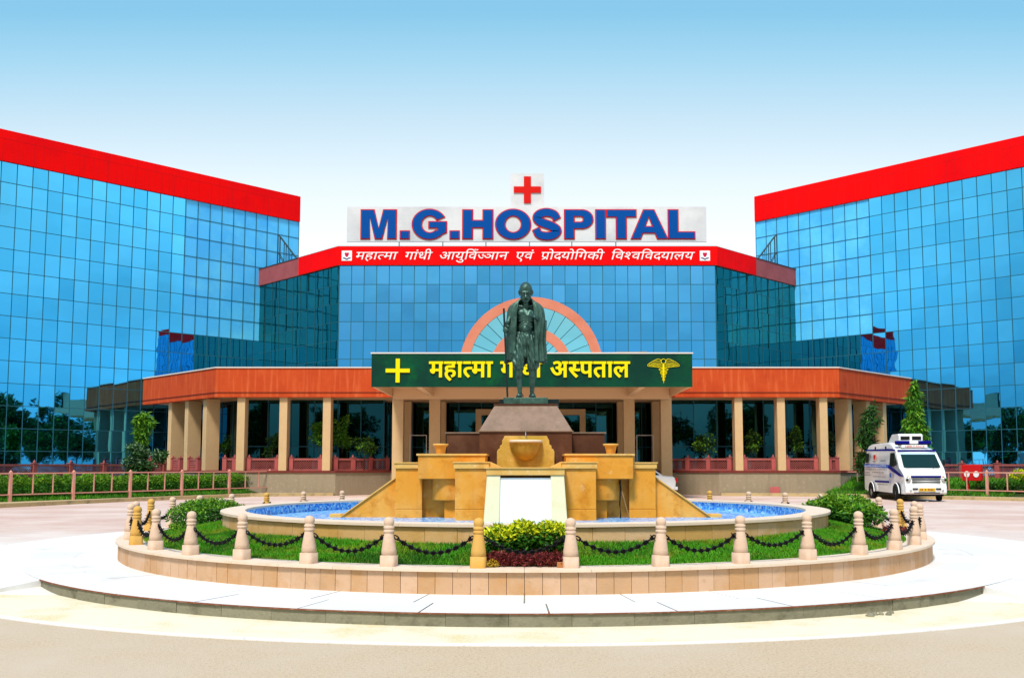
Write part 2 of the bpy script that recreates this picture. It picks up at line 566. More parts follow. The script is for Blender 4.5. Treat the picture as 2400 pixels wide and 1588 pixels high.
def np_mesh(name, verts, faces, m, parent=None):
    """verts (N,3), faces (M,k) arrays"""
    me = bpy.data.meshes.new(name)
    k = faces.shape[1]
    me.vertices.add(len(verts))
    me.vertices.foreach_set('co', np.asarray(verts, np.float32).ravel())
    me.loops.add(faces.size)
    me.loops.foreach_set('vertex_index', faces.astype(np.int32).ravel())
    me.polygons.add(len(faces))
    me.polygons.foreach_set('loop_start', np.arange(0, faces.size, k, dtype=np.int32))
    me.polygons.foreach_set('loop_total', np.full(len(faces), k, np.int32))
    me.update(calc_edges=True)
    me.materials.append(m)
    return link(bpy.data.objects.new(name, me), parent)


def leaf_mesh(name, pts, size, m, parent=None, droop=0.0, aspect=.42, out=None):
    """one folded diamond leaf at each point; out = directions the leaves lean to"""
    n = len(pts)
    d = RNG.normal(size=(n, 3))
    d[:, 2] = d[:, 2] * .7 - droop
    if out is not None:
        d = d * .7 + out
    d /= np.linalg.norm(d, axis=1)[:, None] + 1e-9
    r = RNG.normal(size=(n, 3))
    sd_ = np.cross(d, r)
    sd_ /= np.linalg.norm(sd_, axis=1)[:, None] + 1e-9
    nn = np.cross(sd_, d)
    L = size * RNG.uniform(.6, 1.35, n)[:, None]
    w = L * aspect
    a = pts
    b = pts + d * L * .5 + sd_ * w * .5 + nn * L * .1
    c = pts + d * L
    e = pts + d * L * .5 - sd_ * w * .5 + nn * L * .1
    v = np.stack([a, b, c, e], 1).reshape(-1, 3)
    i = np.arange(n)[:, None] * 4
    f = np.concatenate([i + [[0, 1, 2]], i + [[0, 2, 3]]], 0)
    return np_mesh(name, v, f, m, parent)


def clump_points(n, clumps, shell=.55):
    """points spread through ellipsoid clumps [(centre, radii)...], denser near the skins"""
    cl = np.array([[*c, *r] for c, r in clumps])
    vol = (cl[:, 3] * cl[:, 4] * cl[:, 5]) ** .75
    idx = RNG.choice(len(cl), n, p=vol / vol.sum())
    d = RNG.normal(size=(n, 3))
    d /= np.linalg.norm(d, axis=1)[:, None]
    rad = RNG.uniform(shell ** 3, 1, n) ** (1 / 3)
    return cl[idx, :3] + d * rad[:, None] * cl[idx, 3:], d


# ------------------------------------------------------------------ lettering
def text_mesh(ch, offset=0.0, extrude=0.0, res=4):
    cu = bpy.data.curves.new('glyph', 'FONT')
    cu.body = ch
    cu.size = 1
    cu.offset = offset
    cu.resolution_u = res
    cu.extrude = extrude
    o = bpy.data.objects.new('glyph', cu)
    C.collection.objects.link(o)
    bpy.context.view_layer.update()
    me = bpy.data.meshes.new_from_object(o.evaluated_get(bpy.context.evaluated_depsgraph_get()))
    bpy.data.objects.remove(o)
    bpy.data.curves.remove(cu)
    return me


GL = {}


def glyph(ch, off, cut=None):
    key = (ch, off, cut)
    if key not in GL:
        me = text_mesh(ch, off)
        bm = bmesh.new()
        bm.from_mesh(me)
        bpy.data.meshes.remove(me)
        if cut is not None:
            bmesh.ops.bisect_plane(bm, geom=bm.verts[:] + bm.edges[:] + bm.faces[:], plane_co=(cut, 0, 0), plane_no=(1, 0, 0), clear_outer=True)
        bm.verts.ensure_lookup_table()
        bm.verts.index_update()
        vs = [(v.co.x, v.co.y) for v in bm.verts]
        fs = [tuple(v.index for v in f.verts) for f in bm.faces]
        bm.free()
        GL[key] = (vs, fs)
    return GL[key]


# advances read from the bundled script letters: the headline reaches the next letter
ADV = {'ा': .27, 'ि': .27, 'ी': .27, 'ो': .27, 'ं': 0, 'ु': 0}


def hindi_line(words, off, gap=.3):
    """words = lists of items: letter | (letter, cut) half letter | ('@', strokes) hand strokes at the pen"""
    V, F, W = [], [], []
    pen = 0.0

    def put(vs, fs, dx):
        b = len(V)
        V.extend((x + dx, y) for x, y in vs)
        F.extend(tuple(b + i for i in f) for f in fs)

    def stroke(pts, w, dx):
        for (x0, y0), (x1, y1) in zip(pts, pts[1:]):
            d = Vector((x1 - x0, y1 - y0)).normalized()
            n = Vector((-d.y, d.x)) * w / 2
            e = d * w * .3
            put([(x0 - e.x + n.x, y0 - e.y + n.y), (x0 - e.x - n.x, y0 - e.y - n.y), (x1 + e.x - n.x, y1 + e.y - n.y), (x1 + e.x + n.x, y1 + e.y + n.y)], [(0, 1, 2, 3)], dx)
    for wi, word in enumerate(words):
        if wi: pen += gap
        W.append((len(V), len(F)))
        for it in word:
            if isinstance(it, tuple) and it[0] == '@':
                for st in it[1]:
                    stroke(st, .075 + off * 2, pen)
                continue
            ch, cut = it if isinstance(it, tuple) else (it, None)
            vs, fs = glyph(ch, off, cut)
            put(vs, fs, pen)
            xm = max(x for x, y in vs)
            pen += (cut if cut is not None else ADV.get(ch, xm)) - (off if ch not in ADV else 0)
    W.append((len(V), len(F)))
    return V, F, W


def words_to_wall(V, F, W, x0, x1, z0, z1, y, depth, shear, m, parent, ghost=None):
    xs = [p[0] + shear * p[1] for p in V]
    rng = (min(xs), max(xs))
    for (v0, f0), (v1, f1) in zip(W, W[1:]):
        o = flat_to_wall(V[v0:v1], [tuple(i - v0 for i in f) for f in F[f0:f1]], x0, x1, z0, z1, y, depth, shear, 'word', m, parent, rng)
        if ghost:
            flat_to_wall([(a + ghost, b + .004) for a, b in V[v0:v1]], [tuple(i - v0 for i in f) for f in F[f0:f1]], x0, x1, z0, z1, y + .002, depth - .002, shear, 'word_edge', m, o, rng)


def flat_to_wall(V, F, x0, x1, z0, z1, y, depth, shear=0.0, name='lettering', m=None, parent=None, rng=None):
    """2-D letters stood up on a wall facing -y, stretched to x0..x1, the 0..0.622 letter height to z0..z1"""
    xs = [p[0] + shear * p[1] for p in V]
    a, b = rng or (min(xs), max(xs))
    sx = (x1 - x0) / (b - a)
    sz = (z1 - z0) / .622
    P = [(x0 + (q - a) * sx, y, z0 + p[1] * sz) for q, p in zip(xs, V)]
    mb = MB()
    n = len(P)
    mb.add([(x, y - depth, z) for x, y, z in P], F)
    # side walls along the open edges
    cnt = {}
    for f in F:
        for i in range(len(f)):
            e = (f[i], f[(i + 1) % len(f)])
            k = tuple(sorted(e))
            cnt[k] = cnt.get(k, 0) + 1
    ed = [k for k, c in cnt.items() if c == 1]
    b0 = len(mb.v)
    mb.v += [(x, y, z) for x, y, z in P]
    for i, j in ed:
        mb.f.append((i, j, b0 + j, b0 + i)); mb.sm.append(False)
    return mb.build(name, m, parent, fix=False)


def poly_letters(loops, name, m, parent, scale, origin, y, depth, offset=0.0):
    """closed 2-D loops filled even-odd, as a thin solid facing -y"""
    cu = bpy.data.curves.new(name, 'CURVE')
    cu.dimensions = '2D'
    cu.fill_mode = 'BOTH'
    cu.extrude = depth / 2
    cu.offset = offset
    for lp in loops:
        sp = cu.splines.new('POLY')
        sp.points.add(len(lp) - 1)
        for p, (x, z) in zip(sp.points, lp):
            p.co = ((x * scale[0]), (z * scale[1]), 0, 1)
        sp.use_cyclic_u = True
    o = bpy.data.objects.new(name, cu)
    C.collection.objects.link(o)
    bpy.context.view_layer.update()
    me = bpy.data.meshes.new_from_object(o.evaluated_get(bpy.context.evaluated_depsgraph_get()))
    bpy.data.objects.remove(o)
    bpy.data.curves.remove(cu)
    me.transform(Matrix.Translation((origin[0], y - depth / 2, origin[1])) @ Matrix.Rotation(PI / 2, 4, 'X'))
    me.materials.clear()
    me.materials.append(m)
    me.name = name
    return link(bpy.data.objects.new(name, me), parent)


def arc(cx, cy, rx, ry, a0, a1, n=24):
    return [(cx + rx * math.cos(R(a0 + (a1 - a0) * i / n)), cy + ry * math.sin(R(a0 + (a1 - a0) * i / n))) for i in range(n + 1)]


def band(pts, w):
    """outline of a thick stroke along pts; w = width or list"""
    P = [Vector(p) for p in pts]
    N = len(P)
    ws = w if isinstance(w, list) else [w] * N
    l, r = [], []
    for i in range(N):
        t = (P[min(i + 1, N - 1)] - P[max(i - 1, 0)]).normalized()
        n = Vector((-t.y, t.x)) * ws[i] / 2
        l.append(tuple(P[i] + n)); r.append(tuple(P[i] - n))
    return l + r[::-1]


def catmull(pts, k=8):
    P = [Vector(p) for p in pts]
    P = [2 * P[0] - P[1]] + P + [2 * P[-1] - P[-2]]
    o = []
    for i in range(1, len(P) - 2):
        a, b, c, d = P[i - 1:i + 3]
        for j in range(k):
            t = j / k
            o.append(.5 * ((2 * b) + (c - a) * t + (2 * a - 5 * b + 4 * c - d) * t * t + (3 * b - a - 3 * c + d) * t ** 3))
    o.append(P[-2])
    return [tuple(p) for p in o]

# ------------------------------------------------------------------ ground
FC = (-0.03, 16.77)                 # centre of the roundabout


def sstep(a, b, x):
    t = min(max((x - a) / (b - a), 0), 1)
    return t * t * (3 - 2 * t)


def gz(x, y):
    return -.01 + .1405 * sstep(10.6 - .055 * x, 12.4 - .055 * x, y) * (1 - sstep(22, 34, y))


def build_ground():
    xs = sorted(set([-600, -300, -150, -80, -60] + [round(-40 + i * 1.0, 2) for i in range(81)] + [60, 80, 150, 300, 600]))
    ys = sorted(set([-600, -300, -150, -80, -40, -20, -10, -5] + [i * 1.0 for i in range(0, 60)] + [10 + i * .2 for i in range(15)] + [80, 150, 300, 800]))
    vs = [(x, y, gz(x, y)) for y in ys for x in xs]
    w = len(xs)
    fs = [(j * w + i, j * w + i + 1, j * w + w + i + 1, j * w + w + i) for j in range(len(ys) - 1) for i in range(w - 1)]
    mb = MB()
    mb.add(vs, fs, True)
    return tag(mb.build('plaza_ground', M_PLAZA), kind='structure')


build_ground()
rc = (-0.05, 17.83)
tag(MB().sector(rc, 9.62, 60, -.3, 0.0, R(-62), R(62), 60).build('road', M_ROAD), kind='structure')
tag(MB().sector(rc, 9.64, 9.75, -.05, .006, R(-62), R(62), 80).build('road_line', M_LINE), kind='structure')
mbs = MB()
for i in range(120):                # sand drifted along the road edge, its outer edge uneven
    a0, a1 = R(-62 + i * 124 / 120), R(-62 + (i + 1) * 124 / 120)
    mbs.sector(rc, 8.2, 9.655, -.05, .003, a0, a1)
tag(mbs.build('sand_verge', M_SAND), kind='structure')

mb = MB()
NP = 40
for i in range(NP):                 # radial paving slabs round the planter
    a0, a1 = 2 * PI * i / NP, 2 * PI * (i + 1) / NP
    mb.sector(FC, 6.5, 7.13, 0, .1335 + random.uniform(-.0012, .0012), a0 + .0012, a1 - .0012, 3)
    mb.sector(FC, 7.136, 7.763, .1305, .1335 + random.uniform(-.0012, .0012), a0 + .0012 + .03, a1 - .0012 + .03, 3)
tag(mb.build('pavement', M_PAVE), kind='structure')
tag(MB().sector(FC, 6.4, 7.62, 0, .126, 0, 2 * PI, 96).build('pavement_bed', M_KERB), kind='structure')
mb, mt = MB(), MB()
NK = 21
for i in range(NK):
    a0, a1 = R(-49 + 91.5 * i / NK), R(-49 + 91.5 * (i + 1) / NK)
    dz = random.uniform(-.004, .004)
    mb.sector(FC, 7.60, 7.755 + random.uniform(-.006, .006), -.2, .118 + dz * .5, a0 + .0002, a1 - .0002, 4)
    mt.sector(FC, 7.60, 7.774 + random.uniform(-.004, .003), .1185 + dz * .5, .1302, a0, a1 - .0002, 3)
tag(mb.build('kerb', M_KERB), kind='structure')
tag(mt.build('kerb_edge_band', M_KTOP), kind='structure')
# where the kerb stops the pavement runs out into the plaza over a flat ramp
for a0, a1 in ((-115, -49), (42.5, 115)):
    vs, fs = [], []
    NA = 40
    for i in range(NA + 1):
        a = R(a0 + (a1 - a0) * i / NA)
        for r_, z_ in ((7.70, .1318), (8.6, None), (9.6, None)):
            x, y = FC[0] + r_ * math.sin(a), FC[1] - r_ * math.cos(a)
            g_ = gz(x, y)
            e_ = (NA - i if a0 < 0 else i) / NA            # 0 at the kerb's end
            k_ = .55 * sstep(0, .25, e_)
            z = z_ if z_ else (.1318 * k_ + g_ * (1 - k_) + .002 if r_ < 9 else g_ - .004)
            vs += [(x, y, z), (x, y, min(z, g_) - .1)]
    for i in range(NA):
        for k in (0, 2):
            fs.append((i * 6 + k, i * 6 + k + 2, i * 6 + 8 + k, i * 6 + 6 + k))
    for i in (0, NA):
        fs.append((i * 6, i * 6 + 2, i * 6 + 4, i * 6 + 5, i * 6 + 3, i * 6 + 1))
    tag(MB().add(vs, fs).build('pavement_ramp', M_PAVE), kind='structure')
# crumbled spot in the kerb, with its loose lump of concrete
ck = MB()
for k in range(5):
    r_ = .03 + .02 * random.random()
    cx, cy = 3.42 + k * .07, 9.72 + k * .035 - .1 * random.random()
    ck.lathe([(r_, -.02), (r_ * .9, .015), (r_ * .4, .035), (0, .04)], (cx, cy, 0), 6, False)
tag(ck.build('concrete_rubble', M_KERB), 'small crumbled lumps of grey concrete at the foot of the kerb', 'rubble')

# planter wall: slabs and coping
t = thing('planter_wall', 'low round wall of pink sandstone slabs with pale coping around the lawn', 'wall', (*FC, 0))
mb = MB()
NS = 214
for i in range(NS):
    a0, a1 = 2 * PI * i / NS, 2 * PI * (i + 1) / NS
    mb.sector((0, 0), 6.2, 6.53 + random.uniform(-.002, .002), .1, .372, a0 + .0004, a1 - .0004, 1)
mb.build('slab_facing', M_SLAB, t)
mb = MB()
for i in range(58):
    a0, a1 = 2 * PI * i / 58, 2 * PI * (i + 1) / 58
    mb.sector((0, 0), 6.17, 6.57, .3725, .402, a0, a1 - .0006, 2)
mb.build('coping', M_COPE, t)


# lawn ring
def lawn_z(r):
    return .375 + (6.25 - r) / (6.25 - 5.0) * .20


vs, fs = [], []
nr, na = 6, 120
for j in range(nr + 1):
    r_ = 5.0 + (6.2 - 5.0) * j / nr
    for i in range(na):
        a = 2 * PI * i / na
        vs.append((FC[0] + r_ * math.sin(a), FC[1] - r_ * math.cos(a), lawn_z(r_) - .02 + .012 * math.sin(9 * a + 5 * r_)))
for j in range(nr):
    for i in range(na):
        fs.append((j * na + i, j * na + (i + 1) % na, (j + 1) * na + (i + 1) % na, (j + 1) * na + i))
tag(MB().add(vs, fs, True).build('lawn_soil', M_SOIL), kind='structure')


def grass(name, n, pos, hgt, m, parent=None):
    x, y, z = pos(n)
    n = len(x)
    h = RNG.uniform(.6, 1.3, n) * hgt
    a = RNG.uniform(0, 2 * PI, n)
    w = hgt * .16
    lean = RNG.normal(size=(n, 2)) * hgt * .45
    base = np.stack([x, y, z], 1)
    dv = np.stack([np.cos(a) * w, np.sin(a) * w, np.zeros(n)], 1)
    tip = base + np.concatenate([lean, h[:, None]], 1)
    v = np.stack([base - dv, base + dv, tip], 1).reshape(-1, 3)
    f = np.arange(n * 3).reshape(-1, 3)
    return tag(np_mesh(name, v, f, m, parent), kind='stuff')


def lawn_pos(n):
    a = np.concatenate([RNG.uniform(-2.2, 2.2, n), RNG.uniform(2.2, 4.08, n // 6)])
    r_ = np.sqrt(RNG.uniform(5.06 ** 2, 6.2 ** 2, len(a)))
    keep = ~((np.abs(a) < .080) & (r_ > 5.2))
    a, r_ = a[keep], r_[keep]
    return FC[0] + r_ * np.sin(a), FC[1] - r_ * np.cos(a), lawn_z(r_) - .02 + .012 * np.sin(9 * a + 5 * r_)


grass('grass', 150000, lawn_pos, .042, M_GRASS)

# ------------------------------------------------------------------ bollards and chains
BR = 6.37


def make_bollard(m):
    prof = [(.086, 0), (.084, .118), (.078, .122), (.078, .128), (.084, .134), (.081, .18), (.071, .25), (.060, .31), (.052, .355), (.050, .362),
            (.058, .368), (.061, .380), (.058, .392), (.050, .397), (.050, .402), (.058, .408), (.061, .420), (.058, .432), (.049, .437), (.047, .444),
            (.054, .455), (.058, .475), (.056, .495), (.048, .513), (.033, .526), (.015, .533), (0, .535)]
    return MB().lathe(prof, (0, 0, 0), 28, True, sq=.121).build('bollard', m)


ORD = ['first', 'second', 'third', 'fourth', 'fifth', 'sixth', 'seventh', 'eighth', 'ninth', 'tenth', 'eleventh', 'twelfth', 'thirteenth', 'fourteenth', 'fifteenth', 'sixteenth']
bp_, by_ = make_bollard(M_BOLL), make_bollard(M_BOLY)
used = {'p': False, 'y': False}
YEL = {('L', 0): 'yellow stone bollard on the planter wall beside the left end of the shrub bed',
       ('L', 6): 'yellow stone bollard at the left bend of the planter wall, nearest the camera there',
       ('L', 9): 'yellow stone bollard on the far left of the planter wall beyond the bend',
       ('L', 13): 'yellow stone bollard behind the left end of the blue tiled pool',
       ('R', 9): 'yellow stone bollard on the right of the planter wall in front of the ambulance',
       ('R', 15): 'yellow stone bollard behind the right side of the pool near the sloping wall'}
bpos = {}
for side in 'LR':
    for k in range(16):
        a = R(4.5 + 9 * k) * (-1 if side == 'L' else 1)
        x, y = FC[0] + BR * math.sin(a), FC[1] - BR * math.cos(a)
        bpos[side, k] = (x, y)
        c = 'y' if (side, k) in YEL else 'p'
        src = by_ if c == 'y' else bp_
        o = src if not used[c] else src.copy()
        if used[c]: C.collection.objects.link(o)
        used[c] = True
        o.location = (x, y, .402)
        o.rotation_euler = (random.gauss(0, .011), random.gauss(0, .011), a + random.uniform(-.05, .05))
        if c == 'y':
            lab = YEL[side, k]
        else:
            w = 'left' if side == 'L' else 'right'
            n = k if side == 'L' else k + 1
            if side == 'L':
                lab = f'pale pink stone bollard, {ORD[n - 1]} one to the left of the front yellow bollard'
            elif k == 0:
                lab = 'pale pink stone bollard beside the right end of the shrub bed'
            else:
                lab = f'pale pink stone bollard, {ORD[n - 2]} one to the right of the shrub bed end bollard'
        tag(o, lab, 'bollard', 'stone bollards round the fountain lawn')


def make_chain(p, q, name='chain'):
    """heavy spiked links sagging between two bollards"""
    p, q = Vector(p), Vector(q)
    d = (q - p)
    L = d.length
    d.normalize()
    p = p + d * .062
    q = q - d * .062
    N = 21
    sag = .165 * random.uniform(.84, 1.14)
    P = []
    for i in range(N + 1):
        t_ = i / N
        w = p.lerp(q, t_)
        w.z -= sag * (1 - (2 * t_ - 1) ** 2)
        P.append(w)
    mb = MB()
    side = d.cross(Vector((0, 0, 1)))
    for i in range(N):
        a, b = P[i], P[i + 1]
        c = (a + b) / 2
        t_ = (b - a).normalized()
        u = side if i % 2 else side.cross(t_).normalized()
        hl = (b - a).length * .72
        ring = []
        for k in range(8):
            an = 2 * PI * k / 8
            ring.append(c + t_ * math.cos(an) * hl + u * math.sin(an) * .017)
        mb.tube(ring, .0085, 5, closed=True)
        if i % 2 == 0 and 0 < i < N:
            for an in (0, PI / 2, PI, 1.5 * PI):
                v = (side * math.cos(an + .5) + side.cross(t_) * math.sin(an + .5)).normalized()
                mb.tube([c + v * .008, c + v * .046], [.011, .003], 4)
    return mb.build(name, M_CHAIN, fix=False)


ZC = .402 + .325
order = [('L', k) for k in range(15, -1, -1)] + [('R', k) for k in range(16)]
for (a, b) in zip(order, order[1:]):
    pa, pb = bpos[a], bpos[b]
    o = make_chain((*pa, ZC), (*pb, ZC))
    if a == ('L', 0):
        lab = 'black spiked chain hanging across the front of the shrub bed'
    else:
        s_, k_ = (a if a[0] == 'L' else b)
        if s_ == 'L':
            lab = f'black spiked chain, {ORD[k_ - 1]} one to the left of the shrub bed'
        else:
            lab = f'black spiked chain, {ORD[k_ - 1]} one to the right of the shrub bed'
    tag(o, lab, 'chain', 'chains between the stone bollards')

# ------------------------------------------------------------------ pool and fountain
t = thing('fountain_pool', 'round raised pool with blue mosaic inside and pale rim around the fountain', 'pool', (*FC, 0))
mb = MB()
for i in range(76):
    a0, a1 = 2 * PI * i / 76, 2 * PI * (i + 1) / 76
    mb.sector((0, 0), 4.75, 5.04 + random.uniform(-.002, .002), .4, .748, a0 + .0005, a1 - .0005, 2)
mb.build('slab_facing', M_POOLW, t)
mb = MB()
for i in range(60):
    a0, a1 = 2 * PI * i / 60, 2 * PI * (i + 1) / 60
    mb.sector((0, 0), 4.70, 5.08, .7485, .784, a0, a1 - .0005, 2)
mb.build('rim', M_COPE, t)
vs = [(4.745 * math.sin(2 * PI * i / 96), -4.745 * math.cos(2 * PI * i / 96), z) for z in (.60, .76) for i in range(96)]
mb = MB()
mb.add(vs, [(i, (i + 1) % 96, 96 + (i + 1) % 96, 96 + i) for i in range(96)], True)
mb.add(vs[:96], [tuple(range(96))])
mb.build('mosaic_basin', M_TILE, t, fix=False)

F = thing('fountain', 'tiered amber sandstone fountain with white panel, bowl niche and brown granite pedestal', 'fountain', (FC[0], 15.3, 0))
Y0 = 15.3


def FB(*a):
    """box given in world y"""
    m_ = MB()
    x0, x1, y0, y1, z0, z1 = a
    return m_.box(x0, x1, y0 - Y0, y1 - Y0, z0, z1)


bev = .008
# marble panel with its battered frame
for s in (-1, 1):
    m_ = MB()
    q = [(.675, .5), (.62, 1.34), (.405, 1.34), (.42, .5)]
    vs = [(s * x, 0 + (z - .5) * .12, z) for x, z in q] + [(s * x, .4, z) for x, z in q]
    m_.add(vs, [(0, 1, 2, 3), (7, 6, 5, 4), (0, 4, 5, 1), (1, 5, 6, 2), (2, 6, 7, 3), (3, 7, 4, 0)])
    m_.build('frame_jamb', M_CREAM, F, bevel=bev)
m_ = MB()
q = [(-.425, .5), (.425, .5), (.41, 1.30), (-.41, 1.30)]
m_.add([(x, .035 + (z - .5) * .12, z) for x, z in q] + [(x, .4, z) for x, z in q], [(0, 1, 2, 3), (7, 6, 5, 4), (0, 4, 5, 1), (1, 5, 6, 2), (2, 6, 7, 3), (3, 7, 4, 0)])
m_.build('white_panel', M_WHITE, F)
FB(-.63, .63, 15.38, 16.4, 1.342, 1.45).build('lintel', M_AMBL, F, bevel=bev)
FB(-.66, .66, 15.36, 16.42, 1.4505, 1.468).build('lintel_coping', M_AMBL, F)
FB(-.60, .60, 15.75, 17.3, .5, 1.34).build('core', M_AMB, F)
for s in (-1, 1):
    def sx(a, b): return (min(s * a, s * b), max(s * a, s * b))
    q0, q1 = sx(.62, 1.165)
    p = FB(q0, q1, 15.8, 16.55, .5, .775).box(q0 + .002, q1 - .002, 15.803 - Y0, 16.55 - Y0, .779, 1.445).build('inner_pillar', M_AMB, F, bevel=bev)
    FB(*sx(.60, 1.185), 15.77, 16.58, 1.4455, 1.54).build('cap', M_AMBL, p, bevel=bev)
    FB(*sx(.585, 1.20), 15.755, 16.6, 1.5405, 1.562).build('coping', M_AMBL, p)
    m_ = MB()
    q = [(.598, 1.469), (.598, 1.56), (.40, 1.469)]
    q = [(s * x, z) for x, z in q]
    if s > 0: q = q[::-1]
    m_.prism_y(q, 15.79 - Y0, 16.5 - Y0)
    m_.build('sloping_coping', M_AMBL, F)
    q0, q1 = sx(1.79, 2.255)
    p = FB(q0, q1, 16.6, 17.5, .5, .745).box(q0 + .002, q1 - .002, 16.603 - Y0, 17.5 - Y0, .749, 1.445).build('outer_pillar', M_AMB, F, bevel=bev)
    FB(*sx(1.77, 2.275), 16.57, 17.52, 1.4455, 1.535).build('cap', M_AMBL, p, bevel=bev)
    FB(*sx(1.755, 2.29), 16.555, 17.53, 1.5355, 1.556).build('coping', M_AMBL, p)
    p = FB(*sx(.69, 1.84), 16.35, 17.45, 1.27, 1.668).build('water_box', M_AMB, F, bevel=bev)
    FB(*sx(.665, 1.865), 16.325, 17.47, 1.6685, 1.70).build('coping', M_AMBL, p)
    FB(*sx(.6, 1.79), 16.78, 17.6, .5, 1.268).build('back_wall', M_AMB, F)
    m_ = MB().lathe([(.0, .90), (.33, .90), (.335, .915), (.335, 1.268)], (s * 1.30, 16.76 - Y0, 0), 40)
    m_.build('spill_drum', M_AMB, F)
    FB(*sx(1.20, 1.40), 16.55, 16.78, .5, .899).build('drum_support', M_AMB, F)
    q = [(2.256, .5), (3.22, .5), (3.22, .60), (2.256, 1.285)]
    q = [(s * x, z) for x, z in q]
    if s < 0: q = q[::-1]
    p = MB().prism_y(q, 16.75 - Y0, 17.05 - Y0).build('sloping_wall', M_AMB, F)
    q = [(2.256, 1.287), (3.25, .580), (3.25, .602), (2.256, 1.315)]
    q = [(s * x, z) for x, z in q]
    if s < 0: q = q[::-1]
    MB().prism_y(q, 16.72 - Y0, 17.08 - Y0).build('coping', M_AMBL, p)
    FB(*sx(3.221, 3.42), 16.74, 17.06, .5, .655).build('end_block', M_AMBL, F, bevel=bev)
# bowl niche
niche = [(.52, 1.40), (.52, 1.74), (.50, 1.79), (.47, 1.80), (.465, 1.86), (.43, 1.87), (.425, 1.95), (.40, 1.99), (.385, 2.03)]
q = [(x, z) for x, z in niche] + [(-x, z) for x, z in niche[::-1]]
p = MB().prism_y(q, 17.25 - Y0, 17.6 - Y0).build('bowl_niche', M_NICHE, F, bevel=.012)
prof = [(.03, 1.585), (.06, 1.60), (.12, 1.625), (.18, 1.68), (.225, 1.76), (.25, 1.85), (.262, 1.885), (.285, 1.90), (.29, 1.93), (.275, 1.94), (.24, 1.935), (.22, 1.87), (0, 1.80)]
m_ = MB()
n = 36
vs, fs = [], []
for (r_, z) in prof:
    for k in range(n):
        a = 2 * PI * k / n
        rr = r_ * (1 + (.03 * math.cos(18 * a) if 1.62 < z < 1.89 and r_ > .1 else 0))
        vs.append((rr * math.cos(a), 17.2 - Y0 + rr * math.sin(a), z))
for i in range(len(prof) - 1):
    for k in range(n):
        fs.append((i * n + k, i * n + (k + 1) % n, (i + 1) * n + (k + 1) % n, (i + 1) * n + k))
m_.add(vs, fs, True)
m_.build('bowl', M_NICHE, p)
MB().lathe([(.255, 1.893), (.292, 1.905), (.302, 1.925), (.296, 1.948), (.26, 1.955), (.235, 1.945)], (0, 17.2 - Y0, 0), 36).build('bowl_rim', M_COPE, p)
MB().tube([(0, 17.22 - Y0, 2.09), (0, 17.19 - Y0, 2.10), (0, 17.16 - Y0, 2.08), (0, 17.15 - Y0, 2.0)], .008, 6).build('spout', M_STEEL, p)
# pedestal of granite
FB(-.845, .845, 17.45, 19.2, .5, 2.112).build('pedestal_block', M_BROWN, F, bevel=.006)
FB(-.87, .87, 17.42, 19.23, 2.1125, 2.135).build('pedestal_coping', M_TAUPE, F)
for s in (-1, 1):
    p = FB(min(s * .846, s * 1.49), max(s * .846, s * 1.49), 18.0, 18.9, .5, 2.10).build('granite_wing', M_BROWN, F, bevel=.006)
    FB(min(s * .873, s * 1.515), max(s * .873, s * 1.515), 17.975, 18.92, 2.1005, 2.125).build('coping', M_TAUPE, p)
m_ = MB()
b4 = [(-.85, 17.43), (.85, 17.43), (.85, 19.2), (-.85, 19.2)]
t4 = [(-.58, 17.95), (.58, 17.95), (.58, 18.85), (-.58, 18.85)]
m_.add([(x, y - Y0, 2.1355) for x, y in b4] + [(x, y - Y0, 2.63) for x, y in t4], [(3, 2, 1, 0), (4, 5, 6, 7), (0, 1, 5, 4), (1, 2, 6, 5), (2, 3, 7, 6), (3, 0, 4, 7)])
m_.build('pedestal_slope', M_TAUPE, F)
FB(-.605, .605, 17.92, 18.88, 2.6305, 2.655).build('pedestal_top', M_BROWN, F)
for s in (-1, 1):
    t = thing('stone_pot', f'small flared amber stone pot on the {"left" if s < 0 else "right"} upper box of the fountain', 'pot', (FC[0] + s * 1.50, 16.85, 1.70), 0, 'pots on the fountain')
    MB().lathe([(.075, 0), (.078, .01), (.10, .12), (.108, .14)], (0, 0, 0), 24).build('pot_body', M_AMB, t)
    MB().lathe([(.108, .1402), (.135, .15), (.138, .178), (.118, .18), (.10, .15), (0, .14)], (0, 0, 0), 24).build('pot_rim', M_AMBL, t)
t = thing('hose', 'dark cable and tan hose hanging down from the right water box into the pool', 'hose', (1.60, 16.5, .5))
MB().tube([(.02, .2, .74), (0, .1, .70), (.01, .02, .6), (-.015, -.03, .35), (0, -.02, .15), (-.01, .04, 0)], .012, 6).build('cable', M_BLKP, t)
MB().tube([(.03, .18, .73), (.02, .1, .66), (.03, .0, .55), (.09, -.04, .3), (.15, -.03, .1), (.17, 0, 0)], .008, 6).build('thin_hose', M_PVC, t)

# shrubs of the island
def bed_shrub(name, label, clumps, n, size, m, top=None, ntop=0, zt=None, stem=None, **kw):
    t_ = thing(name, label, 'shrub', (0, 0, 0))
    p_, d_ = clump_points(n, clumps)
    leaf_mesh('leaves', p_, size, m, t_, **kw)
    if top is not None:
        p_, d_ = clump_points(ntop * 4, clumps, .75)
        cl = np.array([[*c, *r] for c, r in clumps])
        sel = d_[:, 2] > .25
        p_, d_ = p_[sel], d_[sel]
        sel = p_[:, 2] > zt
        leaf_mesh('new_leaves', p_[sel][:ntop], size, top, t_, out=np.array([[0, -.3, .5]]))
    if stem:
        m_ = MB()
        for a, b in stem:
            m_.tube([a, b], [.012, .006], 5)
        m_.build('stems', M_BARK, t_)
    return t_


